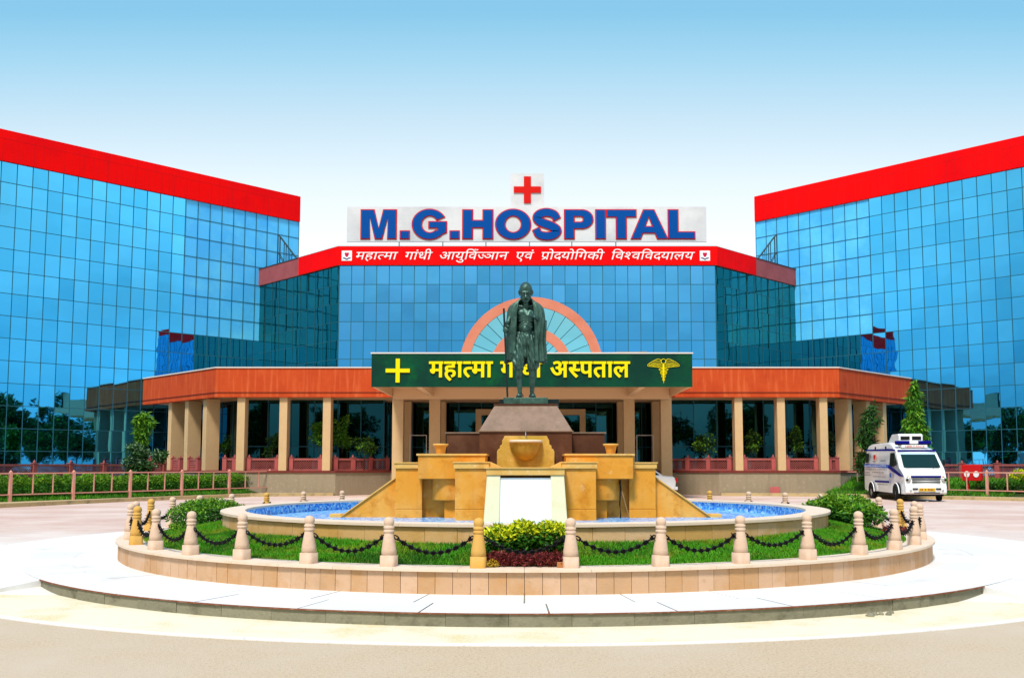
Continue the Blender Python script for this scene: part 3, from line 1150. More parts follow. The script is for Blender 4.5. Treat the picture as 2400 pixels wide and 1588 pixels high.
cl = []
for i in range(11):
    x = -.40 + .78 * i / 10
    cl.append(((x, 11.0 + .1 * math.sin(i * 2.1), .69 + .03 * math.sin(i * 1.7) - (.05 if i < 3 else 0)), (.115, .2, .15)))
    cl.append(((x, 11.05, .52), (.09, .16, .13)))
bed_shrub('golden_shrub', 'bushy shrub with bright yellow top leaves in front of the white panel', cl, 4200, .058, M_LEAF, M_LEAFY, 1900, .66)
cl = [((-.39 + .78 * i / 12, 10.58 + .05 * math.sin(i * 3), .475), (.075, .13, .085)) for i in range(13)]
bed_shrub('maroon_plant', 'low dark maroon leafy plant along the planter wall below the golden shrub', cl, 4200, .034, M_LEAFR)
bed_shrub('orange_plant', 'tiny orange yellow plant at the left corner of the shrub bed', [((-.38, 10.46, .43), (.07, .05, .05))], 260, .03, mat('orange leaves', (.45, .26, .02), .5, island=(.5, .36, .03)))
t = tag(MB().box(.32, .44, 10.40, 10.47, .403, .46).build('brick', M_BRICK, bevel=.004), 'loose clay brick lying on the wall at the right end of the shrub bed', 'brick')
for s in (-1, 1):
    m_ = MB().box(-.03, .03, 0, .8, 0, .36)
    o = m_.build('bed_edging', M_COPE, bevel=.01)
    o.location = (FC[0] + s * .50, 10.60, .36)
    o.rotation_euler = (0, 0, R(-4 * s))
    tag(o, f'pale stone edging slab at the {"left" if s < 0 else "right"} side of the shrub bed', 'edging', 'edging of the shrub bed')
for side in (-1, 1):
    cl = []
    for i in range(11):
        a = R(82.5 + 2.1 * i) * side
        h = (.22 if 1 < i < 9 else .16) if side < 0 else (.27 if 2 < i < 9 else .19)
        cl.append(((FC[0] + 5.72 * math.sin(a), FC[1] - 5.72 * math.cos(a), .56 + h * .55), (.33, .33, h)))
    w = 'left' if side < 0 else 'right'
    lab = 'rounded clipped green bush on the island lawn left of the pool' if side < 0 else 'looser leafy green bush on the island lawn right of the pool'
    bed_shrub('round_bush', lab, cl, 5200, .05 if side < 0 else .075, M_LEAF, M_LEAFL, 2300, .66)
bed_shrub('maroon_plant', 'small maroon plant on the lawn beside the right bush', [((5.95, 15.6, .46), (.22, .25, .07))], 600, .05, M_LEAFR)
bed_shrub('lime_plant', 'small lime green plant on the lawn below the left bush', [((-5.75, 16.0, .48), (.18, .3, .09))], 600, .05, M_LEAFL)

# ------------------------------------------------------------------ hospital buildings
RT = math.sqrt(.5)


def curtain(p, d, width, zs, ncol, gm, parent, tilt=.005, sky_painted=None, mw=.045, names=('glass_panes', 'mullions')):
    """panes and mullions on a wall from p along unit d; outward normal is the right-hand side (dy,-dx); zs = row levels"""
    n = Vector((d[1], -d[0], 0))
    D = Vector((d[0], d[1], 0))
    P = Vector((p[0], p[1], 0))
    cw = width / ncol
    vs, fs = [], []
    sp = MB()
    for i in range(ncol):
        for j in range(len(zs) - 1):
            w0, w1, z0, z1 = i * cw + .01, (i + 1) * cw - .01, zs[j] + .01, zs[j + 1] - .01
            tx, tz = random.gauss(0, tilt), random.gauss(0, tilt)
            if sky_painted and sky_painted(i, zs[j]):
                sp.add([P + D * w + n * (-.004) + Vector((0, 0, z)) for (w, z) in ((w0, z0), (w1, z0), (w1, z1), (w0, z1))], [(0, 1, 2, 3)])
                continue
            b = len(vs)
            for (w, z) in ((w0, z0), (w1, z0), (w1, z1), (w0, z1)):
                k = (w - (w0 + w1) / 2) * tx + (z - (z0 + z1) / 2) * tz
                vs.append(P + D * w + n * k + Vector((0, 0, z)))
            fs.append((b, b + 1, b + 2, b + 3))
    MB().add(vs, fs).build(names[0], gm, parent, fix=False)
    if sp.f: sp.build('sky_painted_panes', M_SKYPANE, parent, fix=False)
    mb_ = MB()
    for i in range(ncol + 1):
        w = min(max(i * cw, mw / 2), width - mw / 2)
        mb_.obox(p, d, w - mw / 2, w + mw / 2, -.06, .022, zs[0], zs[-1])
    for j, z in enumerate(zs):
        if j in (0, len(zs) - 1): continue
        for i in range(ncol):
            mb_.obox(p, d, i * cw + mw / 2 + .001, (i + 1) * cw - mw / 2 - .001, -.06, .018, z - mw / 2, z + mw / 2)
    mb_.build(names[1], M_MULL, parent)
    # dark backing so that the joints do not show daylight
    MB().obox(p, d, .02, width - .02, -.30, -.07, zs[0], zs[-1]).build('inner_wall', M_TREDK, parent)


def offset_poly(pts, off):
    """open polyline offset to the camera side; outward = right of travel direction"""
    out = []
    N = len(pts)
    for i, p in enumerate(pts):
        ns = []
        for j in (i - 1, i):
            if 0 <= j < N - 1:
                d = Vector(pts[j + 1]) - Vector(pts[j])
                d.normalize()
                ns.append(Vector((d.y, -d.x)))
        if len(ns) == 1:
            v = ns[0] * off
        else:
            s_ = ns[0] + ns[1]
            v = s_ * (off / (1 + ns[0].dot(ns[1])))
        out.append((p[0] + v.x, p[1] + v.y))
    return out


def ribbon(pts, o0, o1, z0, z1, name, m, parent):
    """band of wall following a polyline (left to right as the camera sees it) between two offsets"""
    a, b = offset_poly(pts, o1), offset_poly(pts, o0)
    vs, fs = [], []
    for (x, y), (u, v) in zip(a, b):
        vs += [(x, y, z0), (x, y, z1), (u, v, z1), (u, v, z0)]
    N = len(pts)
    for i in range(N - 1):
        for k in range(4):
            fs.append((i * 4 + k, i * 4 + (k + 1) % 4, i * 4 + 4 + (k + 1) % 4, i * 4 + 4 + k))
    fs += [(0, 1, 2, 3), tuple(reversed(range(4 * N - 4, 4 * N)))]
    return MB().add(vs, fs).build(name, m, parent)


# -- the two tall wings at 45 degrees
for s in (-1, 1):
    w = 'left' if s < 0 else 'right'
    T = thing('hospital_wing', f'tall blue mirror glass wing with bright red top band on the {w} side', 'building', (s * 14.88, 61.12, 0), 0, 'glass wings of the hospital')
    L = 47.0
    # wall coordinates relative to the wing's inner far corner
    if s < 0:
        p, d = (-RT * L, -RT * L), (RT, RT)           # left to right: from the near end to the far corner
    else:
        p, d = (0, 0), (RT, -RT)
    zs = [.3] + [round(17.30 - 1.08 - 1.165 * k, 3) for k in range(13, -1, -1)] + [17.30]
    near = (lambda i, z: i >= 51 and z > 9.0) if s < 0 else (lambda i, z: i <= 9 and z > 9.0)  # corner panes coloured like reflected sky instead of mirroring the block
    curtain(p, d, L, zs, 61, M_GLW, T, tilt=.0045, mw=.032, sky_painted=near)
    nrm = Vector((d[1], -d[0]))
    mb_ = MB().obox(p, d, 0.01, L - .01, -14, -.31, 0, 17.6)
    mb_.build('back_walls', M_BODY, T)
    MB().obox(p, d, 0, L, -14.05, -.305, 17.605, 18.9).build('roof', M_CONC, T)
    # red fascia: upright lower part and an upper part that leans back a little
    a0 = Vector(p)
    vs = []
    prof = [(-.30, 17.31), (.10, 17.31), (.10, 18.52), (.09, 18.98), (-.30, 18.98)]
    for q in (0 if s > 0 else -.0, L):
        for (k, z) in prof:
            v = a0 + Vector(d) * q + nrm * k
            vs.append((v.x, v.y, z))
    m_ = MB().add(vs, [(0, 1, 2, 3, 4), (9, 8, 7, 6, 5)] + [(i, 5 + i, 5 + (i + 1) % 5, (i + 1) % 5) for i in range(5)])
    fa = m_.build('red_fascia', M_RED, T)
    m_ = MB()
    for i in range(1, 61):
        q = i * L / 61
        m_.obox(p, d, q - .006, q + .006, .09, .1035, 17.32, 18.5)
    m_.obox(p, d, .01, L - .01, .09, .1035, 18.50, 18.515)
    m_.build('panel_seams', M_SEAM, fa)

# -- the central block
T = thing('hospital_block', 'central glazed hospital block with dark teal angled sides and a half round fan window', 'building', (0, 53, 0))
pts = [(-16.86, 6.26), (-10.6, 0), (10.6, 0), (16.86, 6.26)]
zs = [4.6] + [round(12.72 - .03 - 1.055 * k, 3) for k in range(7, 0, -1)] + [12.72]
for (a, b), gm, ncol in zip(zip(pts, pts[1:]), (M_GLF, M_GLM, M_GLF), (11, 30, 11)):
    d = Vector(b) - Vector(a)
    L = d.length
    d.normalize()
    curtain(a, tuple(d), L, zs, ncol, gm, T, tilt=.006 if gm is M_GLM else .004, mw=.034 if gm is M_GLM else .02)
MB().prism([(-16.5, 6.6), (-10.4, .5), (10.4, .5), (16.5, 6.6), (14.4, 8.6), (-14.4, 8.6)], 0, 12.9).build('inner_core', M_TREDK, T)
ribbon(pts, -.3, .10, 12.725, 13.76, 'maroon_fascia', M_MAROON, T)
ribbon(pts, -.34, .13, 13.7605, 13.80, 'roof_coping', M_DKSTEEL, T)
MB().prism([(-16.4, 6.5), (-10.4, .31), (10.4, .31), (16.4, 6.5), (14.6, 8.4), (-14.6, 8.4)], 12.95, 13.5).build('roof', M_CONC, T)
# fan window
fw = bpy.data.objects.new('fan_window', None)
link(fw, T)
fw.location = (.21, 0, 6.9)


def halfring(r0, r1, y0, y1, name, m, parent, n=48, a0=0, a1=180):
    vs, fs = [], []
    for i in range(n + 1):
        a = R(a0 + (a1 - a0) * i / n)
        for (r_, y) in ((r0, y0), (r1, y0), (r1, y1), (r0, y1)):
            vs.append((r_ * math.cos(a), y, r_ * math.sin(a)))
    for i in range(n):
        for k in range(4):
            fs.append((i * 4 + k, i * 4 + (k + 1) % 4, i * 4 + 4 + (k + 1) % 4, i * 4 + 4 + k))
    fs += [(3, 2, 1, 0), (4 * n, 4 * n + 1, 4 * n + 2, 4 * n + 3)]
    return MB().add(vs, fs).build(name, m, parent)


halfring(3.47, 4.0, -.16, -.03, 'outer_arch', M_RINGP, fw)
halfring(1.75, 2.28, -.15, -.03, 'inner_arch', M_RINGP, fw)
vs, fs = [], []
for (r0, r1, nn) in ((2.282, 3.468, 16), (.02, 1.748, 16)):
    for i in range(nn):
        a0, a1 = R(180 * i / nn + .3), R(180 * (i + 1) / nn - .3)
        b = len(vs)
        yj = -.075 + random.gauss(0, .004)
        for (r_, a) in ((r0, a0), (r1, a0), (r1, (a0 + a1) / 2), (r1, a1), (r0, a1), (r0, (a0 + a1) / 2)):
            vs.append((r_ * math.cos(a), yj, r_ * math.sin(a)))
        fs.append(tuple(range(b, b + 6)))
MB().add(vs, fs).build('fan_panes', M_GLA, fw, fix=False)
m_ = MB()
for i in range(17):
    a = R(180 * i / 16)
    for (r0, r1) in ((2.283, 3.467), (.05, 1.747)):
        m_.tube([(r0 * math.cos(a), -.085, r0 * math.sin(a)), (r1 * math.cos(a), -.085, r1 * math.sin(a))], .018, 4)
m_.build('fan_bars', M_MULL, fw)

# -- the ground floor veranda
T = thing('entrance_veranda', 'long low veranda with orange band roof, cream columns and grey plinth along the hospital front', 'veranda', (0, 48, 0))
vp = [(-21.9, 6.15), (-15.75, 0), (15.75, 0), (21.9, 6.15)]
ob = ribbon(vp, -.4, 0, 4.93, 6.40, 'orange_band', M_ORANGE, T)
ribbon(vp, -.02, .035, 5.16, 5.185, 'groove', M_DKRED, ob)
ribbon(vp, -.42, .05, 6.4005, 6.46, 'coping', M_TRIM, ob)
MB().prism([(-21.3, 6.2), (-15.5, .42), (15.5, .42), (21.3, 6.2), (16.9, 11.0), (10.6, 4.85), (-10.6, 4.85), (-16.9, 11.0)], 4.96, 5.9).build('roof_slab', M_SOFF, T)
# plinth and its dark red cap
pl = [(-21.9, 6.35), (-15.75, .2), (-9.66, .2), (-7.25, 2.61), (7.25, 2.61), (9.66, .2), (15.75, .2), (21.9, 6.35)]
MB().prism(pl + [(17.5, 10.6), (-17.5, 10.6)], 0, 1.13).build('plinth', M_PLINTH, T)
cp = offset_poly(pl, .05)
MB().prism(cp + [(17.6, 10.7), (-17.6, 10.7)], 1.1305, 1.235).build('plinth_cap', M_DKRED, T)


def column(x, y, rz, w, dp, z0, z1, name='column'):
    o = MB().box(-w / 2, w / 2, 0, dp, z0, z1).build(name, M_COL, T, bevel=.012)
    o.location = (x, y, 0)
    o.rotation_euler = (0, 0, rz)
    return o


colx = [-14.48, -12.34, -10.14, 10.68, 12.83, 14.98]
for x in colx: column(x, .16, 0, .40, .62, 1.236, 4.93)
for tq in (1.05, 2.52, 3.93):
    for s in (-1, 1):
        column(s * (15.65 + tq), .25 + tq, s * R(45), .40, .75, 1.236, 4.93)
for x in (-6.53, -4.67, 5.13, 7.0):
    column(x, .0, 0, .55, .6, -.01, 4.93, 'porch_column')
    column(x, 3.3, 0, .55, .5, -.01, 4.93, 'porch_column')
# dark glazing behind
gp = [(-20.3, 7.9), (-15.0, 2.6), (-7.6, 2.6), (-7.6, 4.8), (7.6, 4.8), (7.6, 2.6), (15.0, 2.6), (20.3, 7.9)]
for (a, b) in zip(gp, gp[1:]):
    d = Vector(b) - Vector(a)
    L = d.length
    d.normalize()
    z0 = 1.24 if abs(a[0]) > 7.61 or abs(b[0]) > 7.61 else .2
    curtain(a, tuple(d), L, [z0, 2.5, 4.95], max(2, round(L / 1.25)), M_GLG, T, tilt=.004, mw=.05)
# entrance portal
po = bpy.data.objects.new('entrance_portal', None)
link(po, T)
po.location = (.18, 4.6, 0)
for x in (-2.86, 2.86): MB().box(x - .16, x + .16, -.25, .12, 0, 4.26).build('jamb', M_COL, po)
MB().box(-3.02, 3.02, -.25, .12, 4.261, 4.58).build('lintel', M_COL, po)
MB().box(-2.69, 2.69, .0, .1, .2, 4.25).build('door_glass', M_GLG, po)
for x in (-5.75, 6.2):
    m_ = MB().box(x - .45, x - .41, 2.3, 2.36, .0, 3.1).box(x + .41, x + .45, 2.3, 2.36, .0, 3.1).box(x - .409, x + .409, 2.3, 2.36, 3.06, 3.1)
    m_.build('door_frame', M_TRIM, T)

# -- porch canopy with the green board
T = thing('porch_canopy', 'flat projecting porch roof faced with a dark green board over the hospital entrance', 'canopy', (.2, 41.7, 0))
MB().box(-7.05, 7.05, 0, .12, 4.93, 6.39).build('green_board', M_GREEN, T)
MB().box(-7.09, 7.09, -.03, .2, 6.3905, 6.45).build('board_trim', M_TRIM, T)
MB().box(-7.04, 7.04, .121, 6.25, 5.32, 6.36).build('roof_slab', M_SOFF, T)
for x in (-6.98, -5.0, 4.9, 6.98):
    MB().box(x - .06 if abs(x) > 6 else x - .13, x + .06 if abs(x) > 6 else x + .13, .122, 6.24, 4.94, 5.319).build('soffit_beam', M_SOFF, T)
MB().box(-6.9, 6.9, 5.75, 6.2, 4.80, 5.318).build('cross_beam', M_SOFF, T)
MB().box(-6.9, 6.9, .123, .35, 4.945, 5.318).build('edge_beam', M_SOFF, T)
m_ = MB()
cup = []
MB().tube([(3.6, .3, 6.47), (3.9, .34, 6.50), (4.6, .31, 6.49), (5.1, .35, 6.52)], .02, 5).build('roof_pipe', M_PVC, T)

# signs -------------------------------------------------------------
MAHATMA = ['म', 'ह', 'ा', ('त', .383), 'म', 'ा']
GANDHI = ['ग', 'ा', 'ं', 'ध', 'ी']
S = thing('entrance_sign', 'yellow Hindi lettering with yellow cross and winged staff emblem on the green porch board', 'sign', (.2, 41.7, 0))
V, Fc, Wd = hindi_line([MAHATMA, GANDHI, ['अ', ('स', .488), 'प', 'त', 'ा', 'ल']], .015, .36)
words_to_wall(V, Fc, Wd, -4.52, 4.29, 5.36, 6.03, -.012, .05, 0, M_YEL, S, .022)
m_ = MB().prism_y([(-5.98, 5.12), (-5.80, 5.12), (-5.80, 6.17), (-5.98, 6.17)], -.06, -.01)
m_.prism_y([(-6.42, 5.56), (-5.981, 5.56), (-5.981, 5.73), (-6.42, 5.73)], -.06, -.01).prism_y([(-5.799, 5.56), (-5.36, 5.56), (-5.36, 5.73), (-5.799, 5.73)], -.06, -.01)
m_.build('cross', M_YEL, S)
m_ = MB()
cx, cz = 5.78, 6.05
ring = [(cx + .105 * math.cos(2 * PI * i / 20), -.03, cz + .105 * math.sin(2 * PI * i / 20)) for i in range(20)]
m_.tube(ring, .014, 5, closed=True)
m_.tube([(cx, -.03, cz - .12), (cx, -.03, cz - .5), (cx, -.03, cz - .98)], [.05, .055, .004], 6)
for s in (-1, 1):
    # wing outline and feathers
    out_ = [(.06, -.10), (.13, .06), (.24, .10), (.42, .03), (.60, -.08), (.70, -.17), (.66, -.21), (.46, -.23), (.28, -.25), (.10, -.26)]
    m_.tube([(cx + s * a, -.03, cz + b) for a, b in catmull(out_, 4)], .013, 4)
    for (a, b, c, d_) in ((.10, .00, .45, -.02), (.09, -.06, .55, -.10), (.08, -.11, .63, -.15), (.07, -.16, .62, -.18), (.07, -.20, .48, -.21)):
        m_.tube([(cx + s * a, -.03, cz + b), (cx + s * (a + c) / 2, -.03, cz + (b + d_) / 2 + .025), (cx + s * c, -.03, cz + d_)], .009, 4)
    # the two serpents
    pts_ = []
    for i in range(41):
        u = i / 40
        amp = .24 * (1 - u) ** 1.15 + .02
        pts_.append((cx + s * amp * math.cos(u * PI * 4.6), -.03, cz - .22 - u * .68))
    m_.tube(pts_, .013, 4)
for i in range(10):
    u = i / 9
    hw = .19 * (1 - u) + .035
    m_.tube([(cx - hw, -.025, cz - .27 - u * .55), (cx + hw, -.025, cz - .27 - u * .55)], .007, 4)
m_.build('winged_staff_emblem', M_YEL, S)

S = thing('fascia_sign', 'bright red band with white Hindi lettering and two emblems above the central glass front', 'sign', (0, 53, 0))
ribbon([(-13.45, 2.85), (-10.6, 0), (10.6, 0), (13.45, 2.85)], .101, .16, 12.715, 13.765, 'red_panel', M_RED, S)
x_ = .075
reph = ('@', [[(-.28, .64), (-.20, .78), (-.08, .82)], [(-.20, .78), (-.26, .86)]])
V, Fc, Wd = hindi_line([MAHATMA, GANDHI,
                    ['आ', 'य', 'ु', 'ि', 'व', reph, ('ज', .40), 'ञ', 'ा', 'न'],
                    ['ए', 'व', 'ं'],
                    ['प', ('@', [[(-.16, .20), (-.42, .02)]]), 'ो', ('द', .47), 'य', 'ो', 'ि', 'ग', 'क', 'ी'],
                    ['ि', 'व', ('श', .50), 'व', 'ि', 'व', ('द', .47), 'य', 'ा', 'ल', 'य']], .0, .5)
words_to_wall(V, Fc, Wd, -9.62, 9.42, 13.02, 13.44, -.165, .03, .22, M_WLET, S)
for x in (-10.15, 9.98):
    e = MB().box(x - .285, x + .285, -.19, -.161, 12.95, 13.52).build('emblem', M_WLET, S)
    pr = [(-.13, .09), (-.08, .15), (0, .12), (.08, .15), (.13, .09), (.07, -.07), (0, -.12), (-.07, -.07)]
    MB().prism_y([(x + a, 13.27 + b) for a, b in pr[::-1]], -.199, -.1905).build('emblem_drop', M_PINKM, e)
    pr = [(-.23, .03), (-.08, .02), (-.03, -.03), (.03, -.03), (.08, .02), (.23, .03), (.2, -.03), (.09, -.05), (.04, -.10), (-.04, -.10), (-.09, -.05), (-.2, -.03)]
    MB().prism_y([(x + a, 13.10 + b) for a, b in pr[::-1]], -.198, -.1905).build('emblem_hands', M_NAVY, e)

S = thing('rooftop_sign', 'wide white rooftop board with blue M.G.HOSPITAL letters outlined in red', 'sign', (0, 53.7, 0))
MB().box(-10.34, 10.26, 0, .14, 14.24, 16.28).build('sign_board', M_BOARD, S)
for x in (920, 1022, 1123, 1225, 1324, 1427):
    xx = (x - 1220) * 1.01266 / 2235 * 54.0
    MB().box(xx - .035, xx + .035, .02, .09, 13.5, 14.24).build('support_post', M_STEEL, S)
LT = []
LT += [[(128, 0), (128, 180), (207, 180), (238, 62), (269, 180), (347, 180), (347, 0), (296, 0), (296, 140), (258, 0), (217, 0), (180, 140), (180, 0)]]
LT += [[(376, 0), (376, 46), (430, 46), (430, 0)]]
LT += [arc(558, 90, 107, 94, 30, 318, 40) + [(638, 28), (665, 40), (665, 105), (556, 105), (556, 68), (612, 68), (612, 48)] + arc(560, 90, 53, 55, -46, -330, 30)]
LT += [[(690, 0), (690, 46), (745, 46), (745, 0)]]
LT += [[(770, 0), (770, 180), (829, 180), (829, 113), (898, 113), (898, 180), (957, 180), (957, 0), (898, 0), (898, 70), (829, 70), (829, 0)]]
LT += [arc(1087, 90, 110, 94, 0, 354, 60), arc(1087, 90, 53, 54, 0, 354, 50)]
sc_ = catmull([(1364, 122), (1345, 152), (1300, 165), (1256, 155), (1238, 130), (1262, 104), (1330, 78), (1364, 52), (1345, 25), (1300, 15), (1252, 25), (1232, 60)], 7)
LT += [[(1413, 0), (1413, 180), (1520, 180)] + arc(1522, 122, 68, 58, 88, -88, 20) + [(1520, 64), (1471, 64), (1471, 0)],
       [(1471, 102), (1471, 142), (1514, 142)] + arc(1514, 122, 18, 20, 80, -80, 10) + [(1514, 102)]]
LT += [[(1610, 0), (1610, 180), (1668, 180), (1668, 0)]]
LT += [[(1680, 138), (1680, 180), (1862, 180), (1862, 138), (1800, 138), (1800, 0), (1740, 0), (1740, 138)]]
LT += [[(1835, 0), (1912, 180), (1976, 180), (2060, 0), (1998, 0), (1984, 36), (1904, 36), (1890, 0)], [(1917, 74), (1971, 74), (1944, 140)]]
LT += [[(2068, 0), (2068, 180), (2127, 180), (2127, 40), (2232, 40), (2232, 0)]]
LT = [[(x - 1180, z) for x, z in lp] for lp in LT]
k_ = 19.08 / 2104


def area(lp): return sum(x0 * y1 - x1 * y0 for (x0, y0), (x1, y1) in zip(lp, lp[1:] + lp[:1])) / 2


letters = []
for lp in LT:                       # a loop inside the previous one is its counter
    cxm, cym = sum(p[0] for p in lp) / len(lp), sum(p[1] for p in lp) / len(lp)
    if letters and min(p[0] for p in lp) > min(p[0] for p in letters[-1][0]) + 10 and max(p[0] for p in lp) < max(p[0] for p in letters[-1][0]) - 10:
        letters[-1].append(lp if area(lp) < 0 else lp[::-1])
    else:
        letters.append([lp if area(lp) > 0 else lp[::-1]])


def letter_mesh(name, m, y, depth, grow):
    vs_, fs_ = [], []
    for lp in letters:
        o = poly_letters([grow_loop(q, grow) for q in lp], name, m, None, (k_, .00918), (.03, 14.42), y, depth)
        b_ = len(vs_)
        vs_ += [tuple(v.co) for v in o.data.vertices]
        fs_ += [tuple(b_ + i for i in f.vertices) for f in o.data.polygons]
        me = o.data
        bpy.data.objects.remove(o)
        bpy.data.meshes.remove(me)
    mb_ = MB().add(vs_, fs_)
    s_strip(mb_, y, depth, grow)
    return mb_.build(name, m, S, fix=False)


def grow_loop(lp, g):
    N = len(lp)
    out = []
    for i in range(N):
        p0, p1, p2 = Vector(lp[i - 1]), Vector(lp[i]), Vector(lp[(i + 1) % N])
        a_, b_ = (p1 - p0), (p2 - p1)
        if a_.length < 1e-6 or b_.length < 1e-6:
            out.append(tuple(p1)); continue
        n0, n1 = Vector((a_.y, -a_.x)).normalized(), Vector((b_.y, -b_.x)).normalized()
        h = n0 + n1
        k = g / max(.45, 1 + n0.dot(n1))
        out.append(tuple(p1 + h * k))
    return out


S_W = [43 + 7 * math.sin(PI * i / (len(sc_) - 1)) for i in range(len(sc_))]


def s_strip(m_, y, depth, grow):
    ends = [Vector(p) for p in sc_]
    ends[0] = ends[0] + (ends[0] - ends[1]).normalized() * grow
    ends[-1] = ends[-1] + (ends[-1] - ends[-2]).normalized() * grow
    o_ = band([tuple(p) for p in ends], [w + 2 * grow for w in S_W])
    N = len(ends)
    l_, r_ = o_[:N], o_[N:][::-1]
    f_ = lambda p: (.03 + (p[0] - 1180) * k_, 14.42 + p[1] * .00918)
    vs_ = []
    for a_, b_ in zip(l_, r_):
        (xa, za), (xb, zb) = f_(a_), f_(b_)
        vs_ += [(xa, y - depth, za), (xb, y - depth, zb), (xb, y, zb), (xa, y, za)]
    m_.add(vs_, [(i * 4 + q, i * 4 + (q + 1) % 4, i * 4 + 4 + (q + 1) % 4, i * 4 + 4 + q) for i in range(N - 1) for q in range(4)] + [(0, 1, 2, 3), (4 * N - 1, 4 * N - 2, 4 * N - 3, 4 * N - 4)])


letter_mesh('letter_outline', M_REDL, -.012, .03, 5.5)
letter_mesh('lettering', M_BLUE, -.045, .03, -.5)
S = thing('cross_sign', 'square white board with a red cross standing above the rooftop lettering', 'sign', (0, 53.7, 0))
MB().box(-.97, .97, .02, .12, 16.282, 18.23).build('sign_board', M_BOARD, S)
m_ = MB().box(-.20, .20, -.04, .019, 16.49, 18.05).box(-.78, -.2005, -.04, .019, 17.09, 17.46).box(.2005, .78, -.04, .019, 17.09, 17.46)
m_.build('red_cross', M_REDL, S)

# steel frames on the roof corners of the central block
for s in (-1, 1):
    T = thing('roof_scaffold', f'small dark triangular steel frame on the {"left" if s < 0 else "right"} roof edge in front of the glass wing', 'frame', (s * 15.6, 58.7, 13.5), 0, 'steel frames on the roof')
    m_ = MB()
    def q(a, z, b=0): return (-s * a * .72, -.0 - a * .68 * 0 + b, z)
    for b in (0, .5):
        m_.tube([q(0, 0, b), q(0, 2.4, b)], .04, 4).tube([q(0, 2.4, b), q(1.75, .75, b)], .035, 4).tube([q(.55, 0, b), q(.55, 1.85, b)], .03, 4)
        m_.tube([q(1.05, 0, b), q(1.05, 1.38, b)], .025, 4).tube([q(0, 1.3, b), q(.9, .0, b)], .025, 4).tube([q(0, .45, b), q(1.75, .45, b)], .025, 4)
    for (a, z) in ((0, 2.4), (0, .45), (1.05, 1.38), (.55, 1.85)): m_.tube([q(a, z, 0), q(a, z, .5)], .02, 4)
    m_.build('frame_bars', M_DKSTEEL, T)

# ------------------------------------------------------------------ lattice railings
def lattice(mb_, L, z0, z1, step=.115, w=.022, y0=-.02, y1=.02):
    """diagonal lattice bars clipped to a panel of length L along x"""
    H = z1 - z0
    c = -H
    while c < L:
        for sgn in (1, -1):
            a, b = (c, z0) if sgn > 0 else (c, z1), (c + H, z1) if sgn > 0 else (c + H, z0)
            (xa, za), (xb, zb) = a, b
            if xa < 0: za, xa = za + (0 - xa) * (zb - za) / (xb - xa), 0
            if xb > L: zb, xb = zb - (xb - L) * (zb - za) / (xb - xa), L
            if xb - xa > .02:
                k = w * .7
                yy0, yy1 = (y0, -.001) if sgn > 0 else (.001, y1)
                vs_ = [(xa, yy0, za - k), (xb, yy0, zb - k), (xb, yy0, zb + k), (xa, yy0, za + k), (xa, yy1, za - k), (xb, yy1, zb - k), (xb, yy1, zb + k), (xa, yy1, za + k)]
                mb_.add(vs_, [(0, 1, 2, 3), (7, 6, 5, 4), (0, 4, 5, 1), (1, 5, 6, 2), (2, 6, 7, 3), (3, 7, 4, 0)])
        c += step
    return mb_


def railing(name, label, a, b, z0, H, npan, group=None, solid=False, posts=True, cat='railing'):
    a, b = Vector(a), Vector(b)
    L = (b - a).length
    T = thing(name, label, cat, (a.x, a.y, z0), math.atan2(b.y - a.y, b.x - a.x), group)
    step = L / npan
    pw = .11
    for i in range(npan + 1):
        x = i * step
        p = MB().box(x - pw, x + pw, -.10, .10, 0, H).build('post', M_JALIP, T, bevel=.01)
        MB().box(x - pw - .02, x + pw + .02, -.12, .12, H, H + .035).lathe([(.05, .036), (.035, .05), (.06, .085), (.05, .12), (.012, .15), (.006, .19)], (x, 0, H), 10).build('finial', M_JALI, p)
    for i in range(npan):
        x0, x1 = i * step + pw, (i + 1) * step - pw
        if solid:
            m_ = MB()
            for k in range(4):
                m_.box(x0, x1, -.03, .03, .05 + k * (H - .16) / 4, .05 + (k + 1) * (H - .16) / 4 - .02)
        else:
            m_ = lattice(MB(), x1 - x0, .08, H - .12)
            m_.v = [(x + x0, y, z) for x, y, z in m_.v]
        m_.box(x0, x1, -.05, .05, 0, .075).box(x0, x1, -.055, .055, H - .115, H - .02)
        m_.build('lattice_panel', M_JALI, T)
    return T


gr = 'lattice railings between the veranda columns'
secs = [((-15.35, 48.55), (-14.85, 48.55), 1, 'narrow red lattice railing at the left corner of the veranda'),
        ((-14.12, 48.55), (-12.70, 48.55), 1, 'red lattice railing between the two leftmost front veranda columns'),
        ((-11.98, 48.55), (-10.50, 48.55), 1, 'red lattice railing between the second and third left veranda columns'),
        ((-9.80, 48.75), (-7.45, 50.75), 3, 'red lattice railing at the inner left end of the veranda by the porch'),
        ((7.45, 50.75), (10.32, 48.75), 3, 'red lattice railing at the inner right end of the veranda by the porch'),
        ((11.03, 48.55), (12.48, 48.55), 1, 'red lattice railing between the first and second right veranda columns'),
        ((13.19, 48.55), (14.63, 48.55), 1, 'red lattice railing between the two rightmost front veranda columns'),
        ((15.30, 48.55), (15.75, 48.75), 1, 'narrow red lattice railing at the right corner of the veranda')]
for a, b, n, lab in secs:
    railing('lattice_railing', lab, a, b, 1.236, .64, n, gr)
for s in (-1, 1):
    w = 'left' if s < 0 else 'right'
    for k, (t0, t1) in enumerate(((1.45, 2.15), (2.92, 3.55), (4.35, 5.6))):
        a, b = (s * (15.75 + t0), 48.35 + t0 + .2), (s * (15.75 + t1), 48.35 + t1 + .2)
        if s < 0: a, b = b, a
        railing('slatted_railing', f'red slatted railing, {ORD[k]} one along the {w} angled side of the veranda', a, b, 1.236, .64, 1, 'slatted railings on the veranda sides', solid=True)

